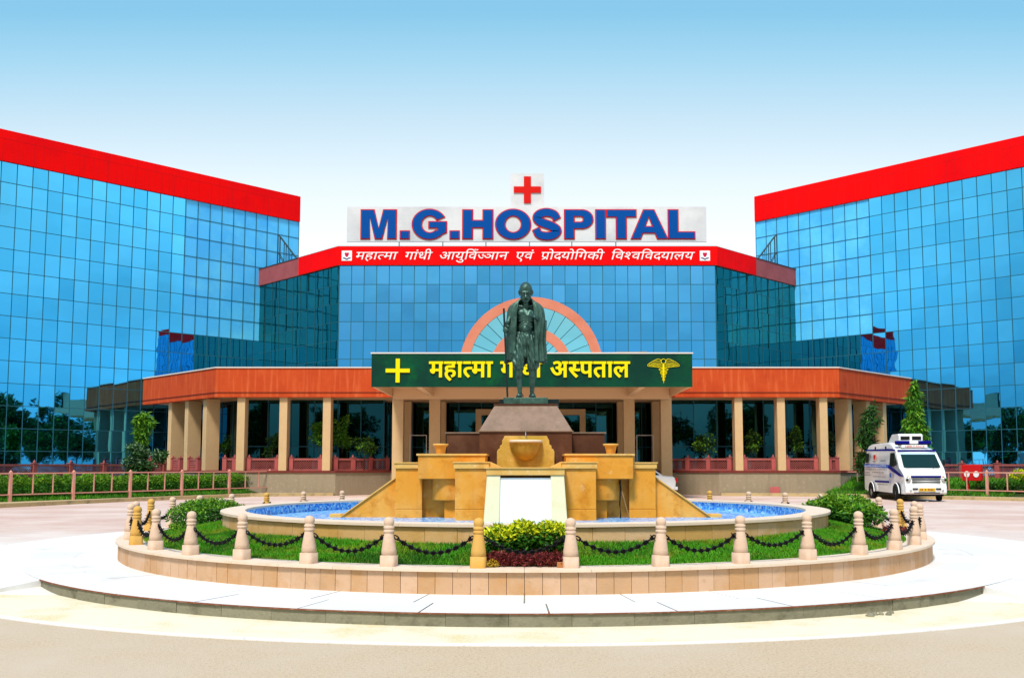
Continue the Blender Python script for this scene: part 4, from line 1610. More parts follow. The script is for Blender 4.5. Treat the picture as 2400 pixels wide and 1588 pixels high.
railing('lattice_wall', 'pinkish red lattice wall with finial posts in front of the left glass wing', (-25.9, 36.8), (-19.5, 51.3), .72, .86, 8, cat='fence')
railing('lattice_wall', 'pinkish red lattice wall with finial posts behind the red box on the right', (20.3, 48.4), (26.4, 39.6), .72, .86, 6, cat='fence')

# salmon steel fences
def steel_fence(label, A, B, thick, thin, z0, H, ends=(0, 1)):
    A, B = Vector(A), Vector(B)
    L = (B - A).length
    T = thing('steel_fence', label, 'fence', (A.x, A.y, z0), math.atan2(B.y - A.y, B.x - A.x))
    for q in thick:
        MB().box(q * L - .05, q * L + .05, -.05, .05, -.2, H + .06).lathe([(.05, H + .061), (.03, H + .1), (0, H + .12)], (q * L, 0, 0), 8).build('post', M_FENCE, T)
    for q in thin:
        MB().box(q * L - .02, q * L + .02, -.02, .02, .25, H - .026).build('bar', M_FENCE, T)
    x0, x1 = ends[0] * L, ends[1] * L
    MB().box(x0, x1, -.025, .025, H - .025, H + .025).build('top_rail', M_FENCE, T)
    MB().box(x0, x1, -.025, .025, .20, .245).build('bottom_rail', M_FENCE, T)
    return T


steel_fence('salmon pink steel fence along the left lawn bank', (-19.7, 35.5), (-13.1, 48.2), [-.5, -.32, -.14, .0409, .2289, .4204, .617, .8198, 1.0137],
            [-.44, -.38, -.26, -.2, -.08, -.02, .1055, .1652, .2953, .3558, .485, .5494, .6856, .7496, .8949, .9586], .18, 1.02, (-.5, 1.012))
steel_fence('salmon pink steel fence behind the ambulance on the right', (15.6, 49.6), (21.5, 41.5), [-.03, .3861, .8373, 1.25, 1.6],
            [.0741, .1719, .26, .5, .6571, .7431, .9282, 1.05, 1.15, 1.36, 1.48], .16, 1.02, (-.03, 1.6))

# kerbs and side strips of the drive
def strip(name, pts_out, pts_in, z0, z1, m, kind='structure'):
    m_ = MB()
    n = len(pts_out)
    for i in range(n - 1):
        a, b, c, d = pts_out[i], pts_out[i + 1], pts_in[i + 1], pts_in[i]
        vs_ = [(*p, z0) for p in (a, b, c, d)] + [(*p, z1) for p in (a, b, c, d)]
        m_.add(vs_, [(3, 2, 1, 0), (4, 5, 6, 7), (0, 1, 5, 4), (1, 2, 6, 5), (2, 3, 7, 6), (3, 0, 4, 7)])
    return tag(m_.build(name, m), kind=kind)


strip('drive_kerb', [(-26, 25), (-18.9, 33.9), (-16.8, 40.0), (-13.4, 46.4), (-9.7, 47.95)], [(-27, 25.4), (-20.2, 34.6), (-17.6, 39.6), (-13.2, 47.6), (-9.7, 48.15)], -.1, .14, M_YKERB)
strip('drive_kerb', [(9.7, 47.95), (14.2, 46.6), (20.4, 41.2), (28, 33)], [(9.7, 48.15), (14.6, 47.4), (21.0, 41.9), (29, 33.8)], -.1, .13, M_YKERB)


# planted banks beyond the fences
def bank(name, near, far, z0, z1, m):
    m_ = MB()
    n = len(near)
    vs_ = []
    for i in range(n):
        for j in range(5):
            q = j / 4
            vs_.append((near[i][0] + (far[i][0] - near[i][0]) * q, near[i][1] + (far[i][1] - near[i][1]) * q, z0 + (z1 - z0) * sstep(0, .6, q)))
    m_.add(vs_, [(i * 5 + j, i * 5 + j + 1, i * 5 + 6 + j, i * 5 + 5 + j) for i in range(n - 1) for j in range(4)], True)
    return tag(m_.build(name, m), kind='structure')


bank('lawn_bank', [(-27.2, 25.3), (-20.2, 34.6), (-17.6, 39.6), (-13.2, 47.6)], [(-37, 33), (-27, 37), (-23.5, 45), (-17.8, 52)], .10, .80, M_SOIL)
bank('lawn_bank', [(14.6, 47.4), (21.0, 41.9), (29, 33.8)], [(18, 51), (25.4, 46), (36, 36)], .09, .78, M_SOIL)


def bank_grass(A, B, C_, D_, n, s):
    def pos(n):
        u, v = RNG.uniform(0, 1, n), RNG.uniform(0.02, .8, n)
        p = (np.outer((1 - u) * (1 - v), A) + np.outer(u * (1 - v), B) + np.outer(u * v, C_) + np.outer((1 - u) * v, D_))
        t_ = np.clip(v / .6, 0, 1)
        return p[:, 0], p[:, 1], .08 + .7 * t_ * t_ * (3 - 2 * t_)
    return grass('bank_grass', n, pos, .16, M_GRASSF)


bank_grass((-20.2, 34.6), (-13.4, 47.2), (-17.9, 52), (-27, 37), 26000, 0)
bank_grass((14.6, 47.4), (21.0, 41.9), (25.4, 46), (18, 51), 12000, 1)


def hedge(label, A, B, n, h, w, z0, m=M_LEAF, top=M_LEAFL, size=.10, jag=.06):
    A, B = Vector(A), Vector(B)
    L = (B - A).length
    k = max(3, int(L / .42))
    cl_ = []
    for i in range(k + 1):
        p = A.lerp(B, i / k)
        hh = h * (1 + random.uniform(-.12, .12))
        cl_.append(((p.x + random.uniform(-jag, jag), p.y + random.uniform(-jag, jag), z0 + hh * .5), (.42, w, hh * .55)))
    return bed_shrub('hedge', label, cl_, n, size, m, top, int(n * .7), z0 + h * .55)


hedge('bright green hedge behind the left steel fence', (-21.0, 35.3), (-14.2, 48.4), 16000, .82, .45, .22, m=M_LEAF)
hedge('dark low hedge behind the fence left of the ambulance', (15.9, 50.2), (17.7, 47.8), 4200, .72, .4, .2, m=M_LEAFD, top=M_LEAF)
hedge('low green bush behind the right fence by the red box', (20.9, 43.7), (22.3, 42.2), 2600, .5, .4, .25, m=M_LEAFD, top=M_LEAF)
hedge('sparse yellowish shrub behind the right fence', (22.0, 43.0), (22.9, 41.9), 1200, .95, .4, .3, m=M_LEAFL, top=M_LEAFY, size=.12, jag=.2)

T = thing('hose_box', 'red metal box with two white round dials standing in front of the right lattice wall', 'box', (20.45, 44.0, .55), R(-40))
MB().box(-.42, .42, -.14, .14, .25, .98).build('box_body', M_REDB, T, bevel=.02)
for x in (-.2, .2):
    MB().add([(x + .12 * math.cos(2 * PI * k / 20), y, .55 + .14 * math.sin(2 * PI * k / 20)) for y in (-.165, -.1405) for k in range(20)],
             [tuple(range(20)), tuple(reversed(range(20, 40)))] + [(k, 20 + k, 20 + (k + 1) % 20, (k + 1) % 20) for k in range(20)]).build('dial', M_WLET, T)
    MB().box(x - .03, x + .03, -.03, .03, -.3, .249).build('leg', M_REDB, T)
t = tag(MB().box(0, .5, 0, .04, 0, .45).build('board', M_JALIP, bevel=.01), 'small pinkish red board leaning on the grey plinth at the right', 'board')
t.location = (12.15, 47.9, 0)
t.rotation_euler = (R(-14), 0, 0)


# ------------------------------------------------------------------ plants and trees
def plant(name, label, cat, loc, H, crown, n, size, m, trunk_r=.03, m2=None, n2=0, group=None, droop=0.0, aspect=.42, trunk_h=None):
    """trunk with limbs, and a crown of leaves spread through clumps (local coordinates)"""
    T = thing(name, label, cat, loc, 0, group)
    th = trunk_h or H * .75
    m_ = MB()
    m_.tube([(0, 0, 0), (.02 * H, .01 * H, th * .5), (-.01 * H, 0, th)], [trunk_r, trunk_r * .75, trunk_r * .3], 7)
    for c, r_ in crown[:7]:
        z = max(th * .3, min(th * .9, c[2] - r_[2] * .6))
        m_.tube([(0, 0, z * .9), ((c[0]) * .55, c[1] * .55, (z + c[2]) / 2), (c[0], c[1], c[2])], [trunk_r * .5, trunk_r * .3, trunk_r * .12], 5)
    m_.build('trunk', M_BARK, T)
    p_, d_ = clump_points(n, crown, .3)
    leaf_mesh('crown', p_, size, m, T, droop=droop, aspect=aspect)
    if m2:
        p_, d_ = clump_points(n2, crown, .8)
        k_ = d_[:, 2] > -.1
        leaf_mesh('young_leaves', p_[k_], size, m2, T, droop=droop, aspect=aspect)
    return T


def bushy(H, w, k=9):
    return [((random.uniform(-w, w) * .6, random.uniform(-w, w) * .6, H * random.uniform(.45, .92)), (w * random.uniform(.3, .5), w * random.uniform(.3, .5), H * random.uniform(.1, .18))) for _ in range(k)]


gv = 'potted shrubs on the veranda'
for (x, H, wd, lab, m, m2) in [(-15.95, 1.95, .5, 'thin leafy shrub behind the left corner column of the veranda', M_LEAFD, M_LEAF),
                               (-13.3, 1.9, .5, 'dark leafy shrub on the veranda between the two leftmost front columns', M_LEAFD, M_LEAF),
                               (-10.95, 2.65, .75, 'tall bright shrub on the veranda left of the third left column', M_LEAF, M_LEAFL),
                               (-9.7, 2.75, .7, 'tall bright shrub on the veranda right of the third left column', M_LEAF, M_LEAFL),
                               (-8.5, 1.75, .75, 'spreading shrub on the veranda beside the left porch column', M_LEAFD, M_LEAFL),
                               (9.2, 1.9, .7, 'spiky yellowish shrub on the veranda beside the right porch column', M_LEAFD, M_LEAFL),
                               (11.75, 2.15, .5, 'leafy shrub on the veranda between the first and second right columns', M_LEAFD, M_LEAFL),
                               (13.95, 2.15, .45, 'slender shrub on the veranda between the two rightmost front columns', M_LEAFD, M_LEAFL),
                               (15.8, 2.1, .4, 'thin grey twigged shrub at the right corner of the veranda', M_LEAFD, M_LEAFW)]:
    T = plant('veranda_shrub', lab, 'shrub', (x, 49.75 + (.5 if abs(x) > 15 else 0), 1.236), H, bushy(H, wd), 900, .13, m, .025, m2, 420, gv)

# left young tree with drooping light top, pale shrub beside it
cr = [((.05, 0, 3.15), (.28, .28, .28)), ((-.12, 0, 2.95), (.25, .25, .3)), ((.2, 0, 2.9), (.25, .25, .3)), ((.0, 0, 2.5), (.3, .3, .35)), ((0, 0, 2.1), (.22, .22, .3))]
plant('young_tree', 'young tree with drooping light green top standing by the left lattice wall', 'tree', (-18.0, 44.6, .55), 3.3, cr, 1700, .26, M_LEAF, .04, M_LEAFL, 1100, droop=.9, aspect=.2, trunk_h=3.1)
cr = [((-.2, 0, 1.75), (.4, .35, .3)), ((.1, 0, 1.5), (.4, .4, .3)), ((-.15, 0, 1.1), (.55, .4, .4)), ((.35, 0, .95), (.5, .4, .3)), ((0, 0, .55), (.6, .45, .35)), ((.95, .1, 1.45), (.38, .3, .24)), ((.9, .1, 1.2), (.3, .3, .2))]
plant('pale_shrub', 'bushy shrub with pale green leaf tips below the young drooping tree', 'shrub', (-17.85, 43.9, .5), 1.9, cr, 2600, .15, M_LEAFD, .03, M_LEAFW, 900, trunk_h=1.5)
# right hand trees
cr = []
for i in range(16):
    z = 1.1 + i * .26
    r_ = .52 * (1 - (i / 16) ** 1.6) + .12
    for k in range(3):
        a = random.uniform(0, 2 * PI)
        cr.append(((r_ * .5 * math.cos(a), r_ * .5 * math.sin(a), z), (r_ * .55, r_ * .55, .3)))
plant('column_tree', 'tall narrow column tree with bright drooping leaves behind the ambulance', 'tree', (18.25, 44.9, .3), 5.3, cr, 5200, .30, M_LEAF, .07, M_LEAFL, 2200, droop=1.3, aspect=.22, trunk_h=4.9)
cr = []
for i in range(11):
    z = 1.2 + i * .28
    r_ = .62 * (1 - (i / 12) ** 2) + .1
    for k in range(2):
        a = random.uniform(0, 2 * PI)
        cr.append(((-.15 + r_ * .55 * math.cos(a), r_ * .5 * math.sin(a), z), (r_ * .5, r_ * .5, .25)))
plant('column_tree', 'darker slender tree in front of the veranda end columns right of centre', 'tree', (16.85, 46.4, .25), 4.35, cr, 2600, .30, M_LEAFD, .05, M_LEAF, 700, droop=1.0, aspect=.2, trunk_h=4.0)

# trees across the drive: they show as reflections in the mirror glass
tr_spots = [(30, 19, 9.5, 'broad'), (27.5, 27, 6.5, 'low'), (38, 10, 8.5, 'broad'), (44, 24, 8, 'broad'), (-30, 21, 8.5, 'broad'), (-27.5, 28, 6, 'low'), (-40, 12, 9, 'broad'),
            (-22, -14, 9, 'broad'), (-12, -20, 8, 'broad'), (-3, -24, 9.5, 'broad'), (7, -21, 8.5, 'broad'), (16, -17, 9, 'broad'), (25, -12, 9, 'broad'), (-32, -8, 8.5, 'broad'),
            (33, 23, 6.2, 'low'), (36.5, 15.5, 5.8, 'low'), (24.5, 33, 5, 'low'), (28.5, 22, 5.6, 'low'), (-33, 24, 6, 'low'), (-36, 16, 5.8, 'low'), (-29, 17, 5.6, 'low'), (-25, 33, 5, 'low')]
far_lab = ['tall dark tree mirrored at the left edge of the left glass wing', 'low round tree mirrored in the left wing near the veranda', 'dark tree far right of the roundabout', 'dark tree farthest right of the roundabout',
           'dark tree mirrored in the right glass wing beside the column tree', 'low round tree mirrored in the right wing near the veranda', 'dark tree far left of the roundabout'] + \
    [f'dark roadside tree across the road, {ORD[i]} from the left mirrored in the entrance glass' for i in range(7)] + \
    [f'low bushy tree mirrored along the foot of the {w} glass wing, {ORD[i]} of that row' for w in ('left', 'right') for i in range(4)]
protos = {}
for (x, y, H, kd), lab in zip(tr_spots, far_lab):
    if kd not in protos:
        cr = [((random.uniform(-1, 1) * H * .26, random.uniform(-1, 1) * H * .26, H * random.uniform(.42, .88)), (H * random.uniform(.12, .2),) * 2 + (H * random.uniform(.09, .14),)) for _ in range(16)]
        T = plant('roadside_tree', lab, 'tree', (x, y, 0), H, cr, 5200, H * .045, M_LEAFD, H * .022, M_LEAF, 1500, 'trees across the drive', aspect=.5, trunk_h=H * .6)
        protos[kd] = (T, H)
    else:
        src, H0 = protos[kd]
        T = copy_tree(src)
        T.location = (x, y, 0)
        T.scale = (H / H0,) * 3
        T.rotation_euler = (0, 0, random.uniform(0, 6))
        tag(T, lab, 'tree', 'trees across the drive')


# ------------------------------------------------------------------ bronze statue
def capsule(bm, a, b, ra, rb, n=14):
    """tapered rounded limb between two joints"""
    a, b = Vector(a), Vector(b)
    d = b - a
    L = d.length
    q = Vector((0, 0, 1)).rotation_difference(d.normalized()).to_matrix() if L > 1e-6 else Matrix.Identity(3)
    rings = []
    for k in range(5):
        t_ = PI / 2 * k / 4
        rings.append((ra * math.sin(t_), -ra * math.cos(t_)))
    for k in range(5):
        t_ = PI / 2 * k / 4
        rings.append((rb * math.cos(t_), L + rb * math.sin(t_)))
    vs_ = []
    for (r_, z) in rings:
        vs_.append([bm.verts.new(a + q @ Vector((max(r_, 1e-4) * math.cos(2 * PI * k / n), max(r_, 1e-4) * math.sin(2 * PI * k / n), z))) for k in range(n)])
    for i in range(len(vs_) - 1):
        for k in range(n):
            bm.faces.new((vs_[i][k], vs_[i][(k + 1) % n], vs_[i + 1][(k + 1) % n], vs_[i + 1][k]))
    bm.faces.new(vs_[0][::-1])
    bm.faces.new(vs_[-1])


def ellip(bm, c, r_, rot=None):
    m_ = Matrix.Translation(c) @ (rot.to_4x4() if rot else Matrix.Identity(4)) @ Matrix.Diagonal((*r_, 1))
    bmesh.ops.create_uvsphere(bm, u_segments=20, v_segments=14, radius=1, matrix=m_)


def remeshed(bm, voxel, smooth=2, name='body', disp=None):
    me = bpy.data.meshes.new(name)
    bm.to_mesh(me)
    bm.free()
    o = bpy.data.objects.new(name, me)
    C.collection.objects.link(o)
    r_ = o.modifiers.new('r', 'REMESH')
    r_.mode = 'VOXEL'
    r_.voxel_size = voxel
    r_.use_smooth_shade = True
    if smooth:
        s_ = o.modifiers.new('s', 'SMOOTH')
        s_.iterations = smooth
        s_.factor = .5
    bpy.context.view_layer.update()
    out = bpy.data.meshes.new_from_object(o.evaluated_get(bpy.context.evaluated_depsgraph_get()))
    bpy.data.objects.remove(o)
    bpy.data.meshes.remove(me)
    out.name = name
    if disp:
        n = len(out.vertices)
        co = np.empty(n * 3, np.float32); out.vertices.foreach_get('co', co)
        no = np.empty(n * 3, np.float32); out.vertex_normals.foreach_get('vector', no)
        co = co.reshape(-1, 3); no = no.reshape(-1, 3)
        co = co + no * disp(co)[:, None]
        out.vertices.foreach_set('co', co.astype(np.float32).ravel())
        out.update()
    out.polygons.foreach_set('use_smooth', [True] * len(out.polygons))
    out.materials.clear()
    out.materials.append(M_BRONZE)
    return out


ST = thing('statue', 'green bronze statue of an elderly man walking with a long staff and a shawl', 'statue', (-.03, 18.30, 2.785))
b = bmesh.new()
# legs, feet
for s, hx, kx, ax, ky, ay in ((-1, -.105, -.125, -.115, -.10, -.04), (1, .10, .125, .120, -.02, .05)):
    capsule(b, (hx, 0, 1.12), (kx, ky, .60), .115, .072)
    capsule(b, (kx, ky, .60), (kx * 1.0, ky * .7 + .012, .42), .066, .070)
    capsule(b, (kx, ky * .7 + .014, .42), (ax, ay, .10), .066, .040)
    capsule(b, (ax, ay + .03, .05), (ax + s * .02, ay - .16, .045), .045, .038)
    for k in range(5):
        capsule(b, (ax + s * .02 + (k - 2) * .017, ay - .17, .035), (ax + s * .025 + (k - 2) * .02, ay - .215 + abs(k - 2 + s) * .012, .028), .014, .011, 8)
    ellip(b, (ax, ay + .045, .055), (.042, .05, .05))
# trunk: narrow waist, lean ribs
ellip(b, (0, 0, 1.18), (.165, .12, .15))
ellip(b, (.0, -.01, 1.36), (.145, .105, .16))
ellip(b, (.0, -.005, 1.58), (.175, .12, .20))
ellip(b, (-.075, -.075, 1.64), (.085, .05, .075))
ellip(b, (.075, -.075, 1.64), (.085, .05, .075))
for k in range(4):
    for s in (-1, 1):
        capsule(b, (s * .03, -.118 + k * .004, 1.55 - k * .045), (s * .13, -.075, 1.535 - k * .055), .010, .008, 8)
ellip(b, (0, -.10, 1.33), (.07, .03, .07))
capsule(b, (-.24, .02, 1.755), (.24, .02, 1.755), .07, .07)
capsule(b, (0, .01, 1.74), (0, -.04, 1.95), .068, .062)
for s in (-1, 1):
    capsule(b, (s * .02, -.085, 1.76), (s * .2, -.055, 1.80), .014, .014, 8)
# head, bowed a little
hr = Matrix.Rotation(R(16), 3, 'X')
HC = Vector((0, -.09, 2.048))


HS = 1.2


def hp(x, y, z): return HC + hr @ (Vector((x, y, z)) * HS)


ellip(b, hp(0, .02, .03), (.128, .165, .160), hr)
ellip(b, hp(0, -.03, -.065), (0.1056, 0.1140, 0.1260), hr)
ellip(b, hp(0, -.075, -.135), (0.0576, 0.0504, 0.0480), hr)
ellip(b, hp(0, -.098, .012), (0.1056, 0.0360, 0.0192), hr)      # brow
capsule(b, hp(0, -.120, -.005), hp(0, -.155, -.068), .016, .025, 10)   # nose
for s in (-1, 1):
    ellip(b, hp(s * .017, -.135, -.070), (0.0168, 0.0168, 0.0132), hr)
    ellip(b, hp(s * .062, -.088, -.048), (0.0336, 0.0300, 0.0264), hr)   # cheekbone
    ellip(b, hp(s * .043, -.112, -.018), (0.0240, 0.0144, 0.0144), hr)   # eye
    ellip(b, hp(s * .108, .02, -.005), (.013, .027, .046), Matrix.Rotation(R(16), 3, 'X') @ Matrix.Rotation(R(s * 35), 3, 'Z'))
    ellip(b, hp(s * .100, .014, -.045), (.014, .018, .020), hr)
ellip(b, hp(0, -.128, -.092), (0.0540, 0.0216, 0.0120), hr)      # moustache
ellip(b, hp(0, -.118, -.113), (0.0360, 0.0168, 0.0108), hr)
# image-left arm, straight down and forward to the staff
capsule(b, (-.265, .02, 1.70), (-.335, -.04, 1.47), .055, .052)
capsule(b, (-.34, -.03, 1.47), (-.405, -.19, 1.365), .05, .034)
# image-right arm bent, hand in front of the chest
capsule(b, (.265, .02, 1.70), (.32, -.06, 1.46), .055, .052)
capsule(b, (.325, -.05, 1.46), (.165, -.25, 1.535), .05, .034)


def hand(bm, w, fwd, up, s, curls, scale=1.0, thumb_dir=None):
    """palm with five separate fingers: w wrist, fwd = finger direction, up = back of the hand, s = thumb side sign"""
    w, f, u = Vector(w), Vector(fwd).normalized(), Vector(up)
    u = (u - f * u.dot(f)).normalized()
    r_ = f.cross(u) * s
    k = scale
    for i in range(4):
        base = w + f * .085 * k + r_ * (.030 - .020 * i) * k
        capsule(bm, w + r_ * (.016 - .011 * i) * k, base, .015 * k, .0125 * k, 8)
        ln = (.036, .042, .039, .030)[i] * k
        p, dirv = base, f.copy()
        for j in range(3):
            dirv = (Matrix.Rotation(curls[i] * (.7 if j == 0 else 1), 3, f.cross(u)) @ dirv) if False else (dirv * math.cos(curls[i]) - u * math.sin(curls[i])) if j == 0 else (d0 * math.cos(curls[i]) - n0 * math.sin(curls[i]))
            d0 = dirv.normalized()
            n0 = (u * math.cos(curls[i] * (j + 1)) + f * math.sin(curls[i] * (j + 1))).normalized()
            q = p + d0 * ln * (1, .72, .58)[j]
            capsule(bm, p, q, .0105 * k, (.0098, .009, .0078)[j] * k, 8)
            p = q
    tb = w + f * .02 * k + r_ * .028 * k
    t1 = tb + (f * .5 + r_ * .8 - u * .35).normalized() * .042 * k
    t2 = t1 + (f * .75 + r_ * .15 - u * .65).normalized() * .036 * k
    capsule(bm, tb, t1, .015 * k, .012 * k, 8)
    capsule(bm, t1, t2, .0115 * k, .009 * k, 8)


hand(b, (-.41, -.205, 1.355), (.02, -.75, -.55), (-.75, -.15, .35), -1, [.85, .9, .95, 1.0], 1.3)
hand(b, (.150, -.262, 1.545), (-.85, -.25, .42), (.15, -.8, .3), 1, [.25, .32, .42, .5], 1.3)
me = remeshed(b, .0085, 2, 'body')
body = link(bpy.data.objects.new('body', me), ST)

# loincloth wrapped from waist to knees
b = bmesh.new()
ellip(b, (0, .0, 1.16), (.198, .152, .12))
capsule(b, (-.09, -.01, 1.10), (-.150, -.085, .66), .145, .118)
capsule(b, (.09, -.0, 1.10), (.145, -.01, .66), .145, .118)
capsule(b, (-.02, -.10, 1.12), (-.01, -.11, .80), .05, .035)
capsule(b, (-.17, 0, 1.245), (.17, -.03, 1.245), .05, .05)
for s in (-1, 1):
    capsule(b, (s * .135, -.075 if s < 0 else 0, .63), (s * .135, -.085 if s < 0 else -.01, .60), .108, .10)


def cloth_folds(co):
    a = np.arctan2(co[:, 1] + .03, co[:, 0] - np.sign(co[:, 0]) * .11)
    return .009 * np.sin(9 * a + 7 * co[:, 2]) + .007 * np.sin(34 * co[:, 2] + 5 * co[:, 0] * 9 + 2 * a) * (co[:, 2] < 1.2)


link(bpy.data.objects.new('loincloth', remeshed(b, .011, 1, 'loincloth', cloth_folds)), ST)

# shawl over both shoulders, open in front, falling to the knees
lev = [  # z, half width, half depth, left opening x, right opening x
    (1.955, .10, .090, -.085, .085), (1.91, .135, .12, -.105, .10), (1.87, .20, .135, -.13, .125), (1.83, .265, .15, -.15, .14), (1.77, .325, .165, -.165, .155), (1.66, .352, .17, -.172, .165),
    (1.52, .362, .18, -.178, .17), (1.38, .366, .185, -.185, .178), (1.2, .365, .19, -.195, .178), (1.0, .372, .20, -.215, .172), (.84, .385, .21, -.24, .18), (.70, .395, .215, -.27, .185)]
NU = 150
la = np.array(lev)
qq = np.linspace(0, len(lev) - 1, 45)
lv = np.stack([np.interp(qq, np.arange(len(lev)), la[:, c]) for c in range(5)], 1)
ker = np.array([.25, .5, .25])
for c in range(5):
    for _ in range(3): lv[1:-1, c] = lv[:-2, c] * .25 + lv[1:-1, c] * .5 + lv[2:, c] * .25
NL = len(lv)


def shawl_layer(inset):
    out = []
    for i, (z, a, d_, xl, xr) in enumerate(lv):
        v = i / (NL - 1)
        t0 = math.asin(max(-.98, min(.98, xl / a)))
        tr = math.asin(max(-.98, min(.98, xr / a)))
        for k in range(NU + 1):
            th = t0 - (t0 - (tr - 2 * PI)) * k / NU      # from the left opening round the back to the right one
            f = (.008 + .020 * v) * math.cos(17 * th + 2.2 * v) + .010 * v * math.cos(31 * th + 1.3) - inset
            x = a * math.sin(th) * (1 + f / a)
            y = -d_ * math.cos(th) * (1 + f / d_) + .02
            out.append((x, y, z + .025 * v ** 6 * math.sin(5 * th + 1)))
    return out


W_ = NU + 1
vo, vi = shawl_layer(0), shawl_layer(.015)
nO = len(vo)
fs_ = []
for i in range(NL - 1):
    for k in range(NU):
        q = (i * W_ + k, i * W_ + k + 1, (i + 1) * W_ + k + 1, (i + 1) * W_ + k)
        fs_.append(q)
        fs_.append(tuple(nO + x for x in q[::-1]))
for i in range(NL - 1):
    for k in (0, NU):
        a_, b_ = i * W_ + k, (i + 1) * W_ + k
        fs_.append((a_, b_, nO + b_, nO + a_))
for k in range(NU):
    for i in (0, NL - 1):
        a_, b_ = i * W_ + k, i * W_ + k + 1
        fs_.append((a_, b_, nO + b_, nO + a_))
sh = MB().add(vo + vi, fs_, True).build('shawl', M_BRONZE, ST)
# the part hanging over the bent forearm
m_ = MB()
vs_ = []
for i in range(9):
    v = i / 8
    for k in range(25):
        u = k / 24
        x = .20 + .205 * u
        x += .012 * math.sin(u * 19 + v * 2)
        y = -.11 - .085 * math.sin(PI * min(1, u * 1.15)) * (1 - .35 * v) + .02 * math.cos(u * 23) * v
        z = 1.545 - .10 * (1 - math.sin(PI * (.15 + u * .7))) * (1 - v) - (.80 - .07 * math.sin(u * 3)) * v
        vs_.append((x - .05 * v, y + (.06 * v if u > .5 else .03 * v), z))
m_.add(vs_, [(i * 25 + k, i * 25 + k + 1, (i + 1) * 25 + k + 1, (i + 1) * 25 + k) for i in range(8) for k in range(24)], True)
o = m_.build('shawl_end', M_BRONZE, sh, fix=False)
# staff, spectacles, sandals, base
MB().tube([(-.345, -.33, .0), (-.385, -.295, .9), (-.420, -.265, 1.70)], [.018, .017, .020], 10).build('staff', M_BLACK, ST)
m_ = MB()
for s in (-1, 1):
    m_.tube([hp(s * .045 + .030 * math.cos(2 * PI * k / 16), -.150, -.018 + .030 * math.sin(2 * PI * k / 16)) for k in range(16)], .0042, 5, closed=True)
    m_.tube([hp(s * .075, -.148, -.012), hp(s * .118, -.06, -.005), hp(s * .122, .02, -.005)], .004, 5)
m_.tube([hp(-.016, -.152, -.012), hp(.016, -.152, -.012)], .004, 5)
m_.build('spectacles', M_BLACK, ST)
for s, ax, ay in ((-1, -.115, -.04), (1, .120, .05)):
    pts_ = [(ax + s * .012 + .062 * math.cos(2 * PI * k / 20) * (1.15 if math.sin(2 * PI * k / 20) < 0 else .85), ay - .085 + .155 * math.sin(2 * PI * k / 20)) for k in range(20)]
    sa = MB().prism(pts_, -.008, .012).build('sandal', M_BLACK, ST)
    m_ = MB()
    m_.tube([(ax - .06, ay - .10, .015), (ax - .035, ay - .11, .075), (ax + .01 * s, ay - .12, .092), (ax + .045, ay - .11, .075), (ax + .068, ay - .10, .015)], .009, 6)
    m_.build('strap', M_BLACK, sa)
MB().box(-.42, .42, -.34, .26, -.128, -.0082).build('base', M_BRONZE, ST, bevel=.006)
o = tag(MB().box(-.55, .62, 18.62, 18.84, 2.656, 2.79).build('granite_slab', M_BLACK, bevel=.005), 'black granite slab lying behind the statue on the pedestal top', 'slab')

# ------------------------------------------------------------------ ambulance
VX, VY = 16.62, 39.9
A = thing('ambulance', 'white ambulance van with blue stripes, blue light bar and roof cooler parked on the right', 'ambulance', (VX, VY, 0), R(-2.0))
PR = [(.10, .30), (-.02, .36), (-.03, .62), (.02, .70), (.03, 1.00), (.10, 1.10), (.30, 1.31), (.42, 1.40), (.98, 2.06), (1.10, 2.16), (1.55, 2.30), (2.0, 2.46), (2.6, 2.54), (4.6, 2.52), (5.0, 2.45), (5.22, 2.25), (5.30, 1.4), (5.30, .45), (5.2, .36)]


def hw(y, z):
    w = .94 if z < 1.3 else .94 - .14 * (z - 1.3) / 1.2
    if z > 2.2: w -= .10 * (z - 2.2) / .34
    if y < .55: w -= .10 * (1 - max(y, 0) / .55) ** 1.6
    if y > 5.1: w -= .04
    return w


def van_body():
    bm = bmesh.new()
    rings = []
    sl = [-1, -.96, -.8, -.4, 0, .4, .8, .96, 1]
    for q in sl:
        ring = []
        for (y, z) in PR:
            yy = y + (.06 * q * q if y < .6 else (-.03 * q * q if y > 5 else 0))
            zz = z - (.05 * q ** 4 if z > 2.0 else 0)
            ring.append(bm.verts.new((q * hw(y, z), yy, zz)))
        rings.append(ring)
    n = len(PR)
    for a_, b_ in zip(rings, rings[1:]):
        for i in range(n):
            bm.faces.new((a_[i], a_[(i + 1) % n], b_[(i + 1) % n], b_[i]))
    bm.faces.new(rings[0][::-1])
    bm.faces.new(rings[-1])
    bmesh.ops.recalc_face_normals(bm, faces=bm.faces)
    ed = [e for e in bm.edges if len(e.link_faces) == 2 and e.calc_face_angle(0) > .7]
    bmesh.ops.bevel(bm, geom=ed, offset=.045, segments=3, affect='EDGES', profile=.6, clamp_overlap=True)
    me_ = bpy.data.meshes.new('body')
    for f in bm.faces: f.smooth = True
    bm.to_mesh(me_)
    bm.free()
    try: me_.set_sharp_from_angle(angle=R(35))
    except Exception: pass
    me_.materials.append(M_VAN)
    return link(bpy.data.objects.new('body', me_), A)


van_body()


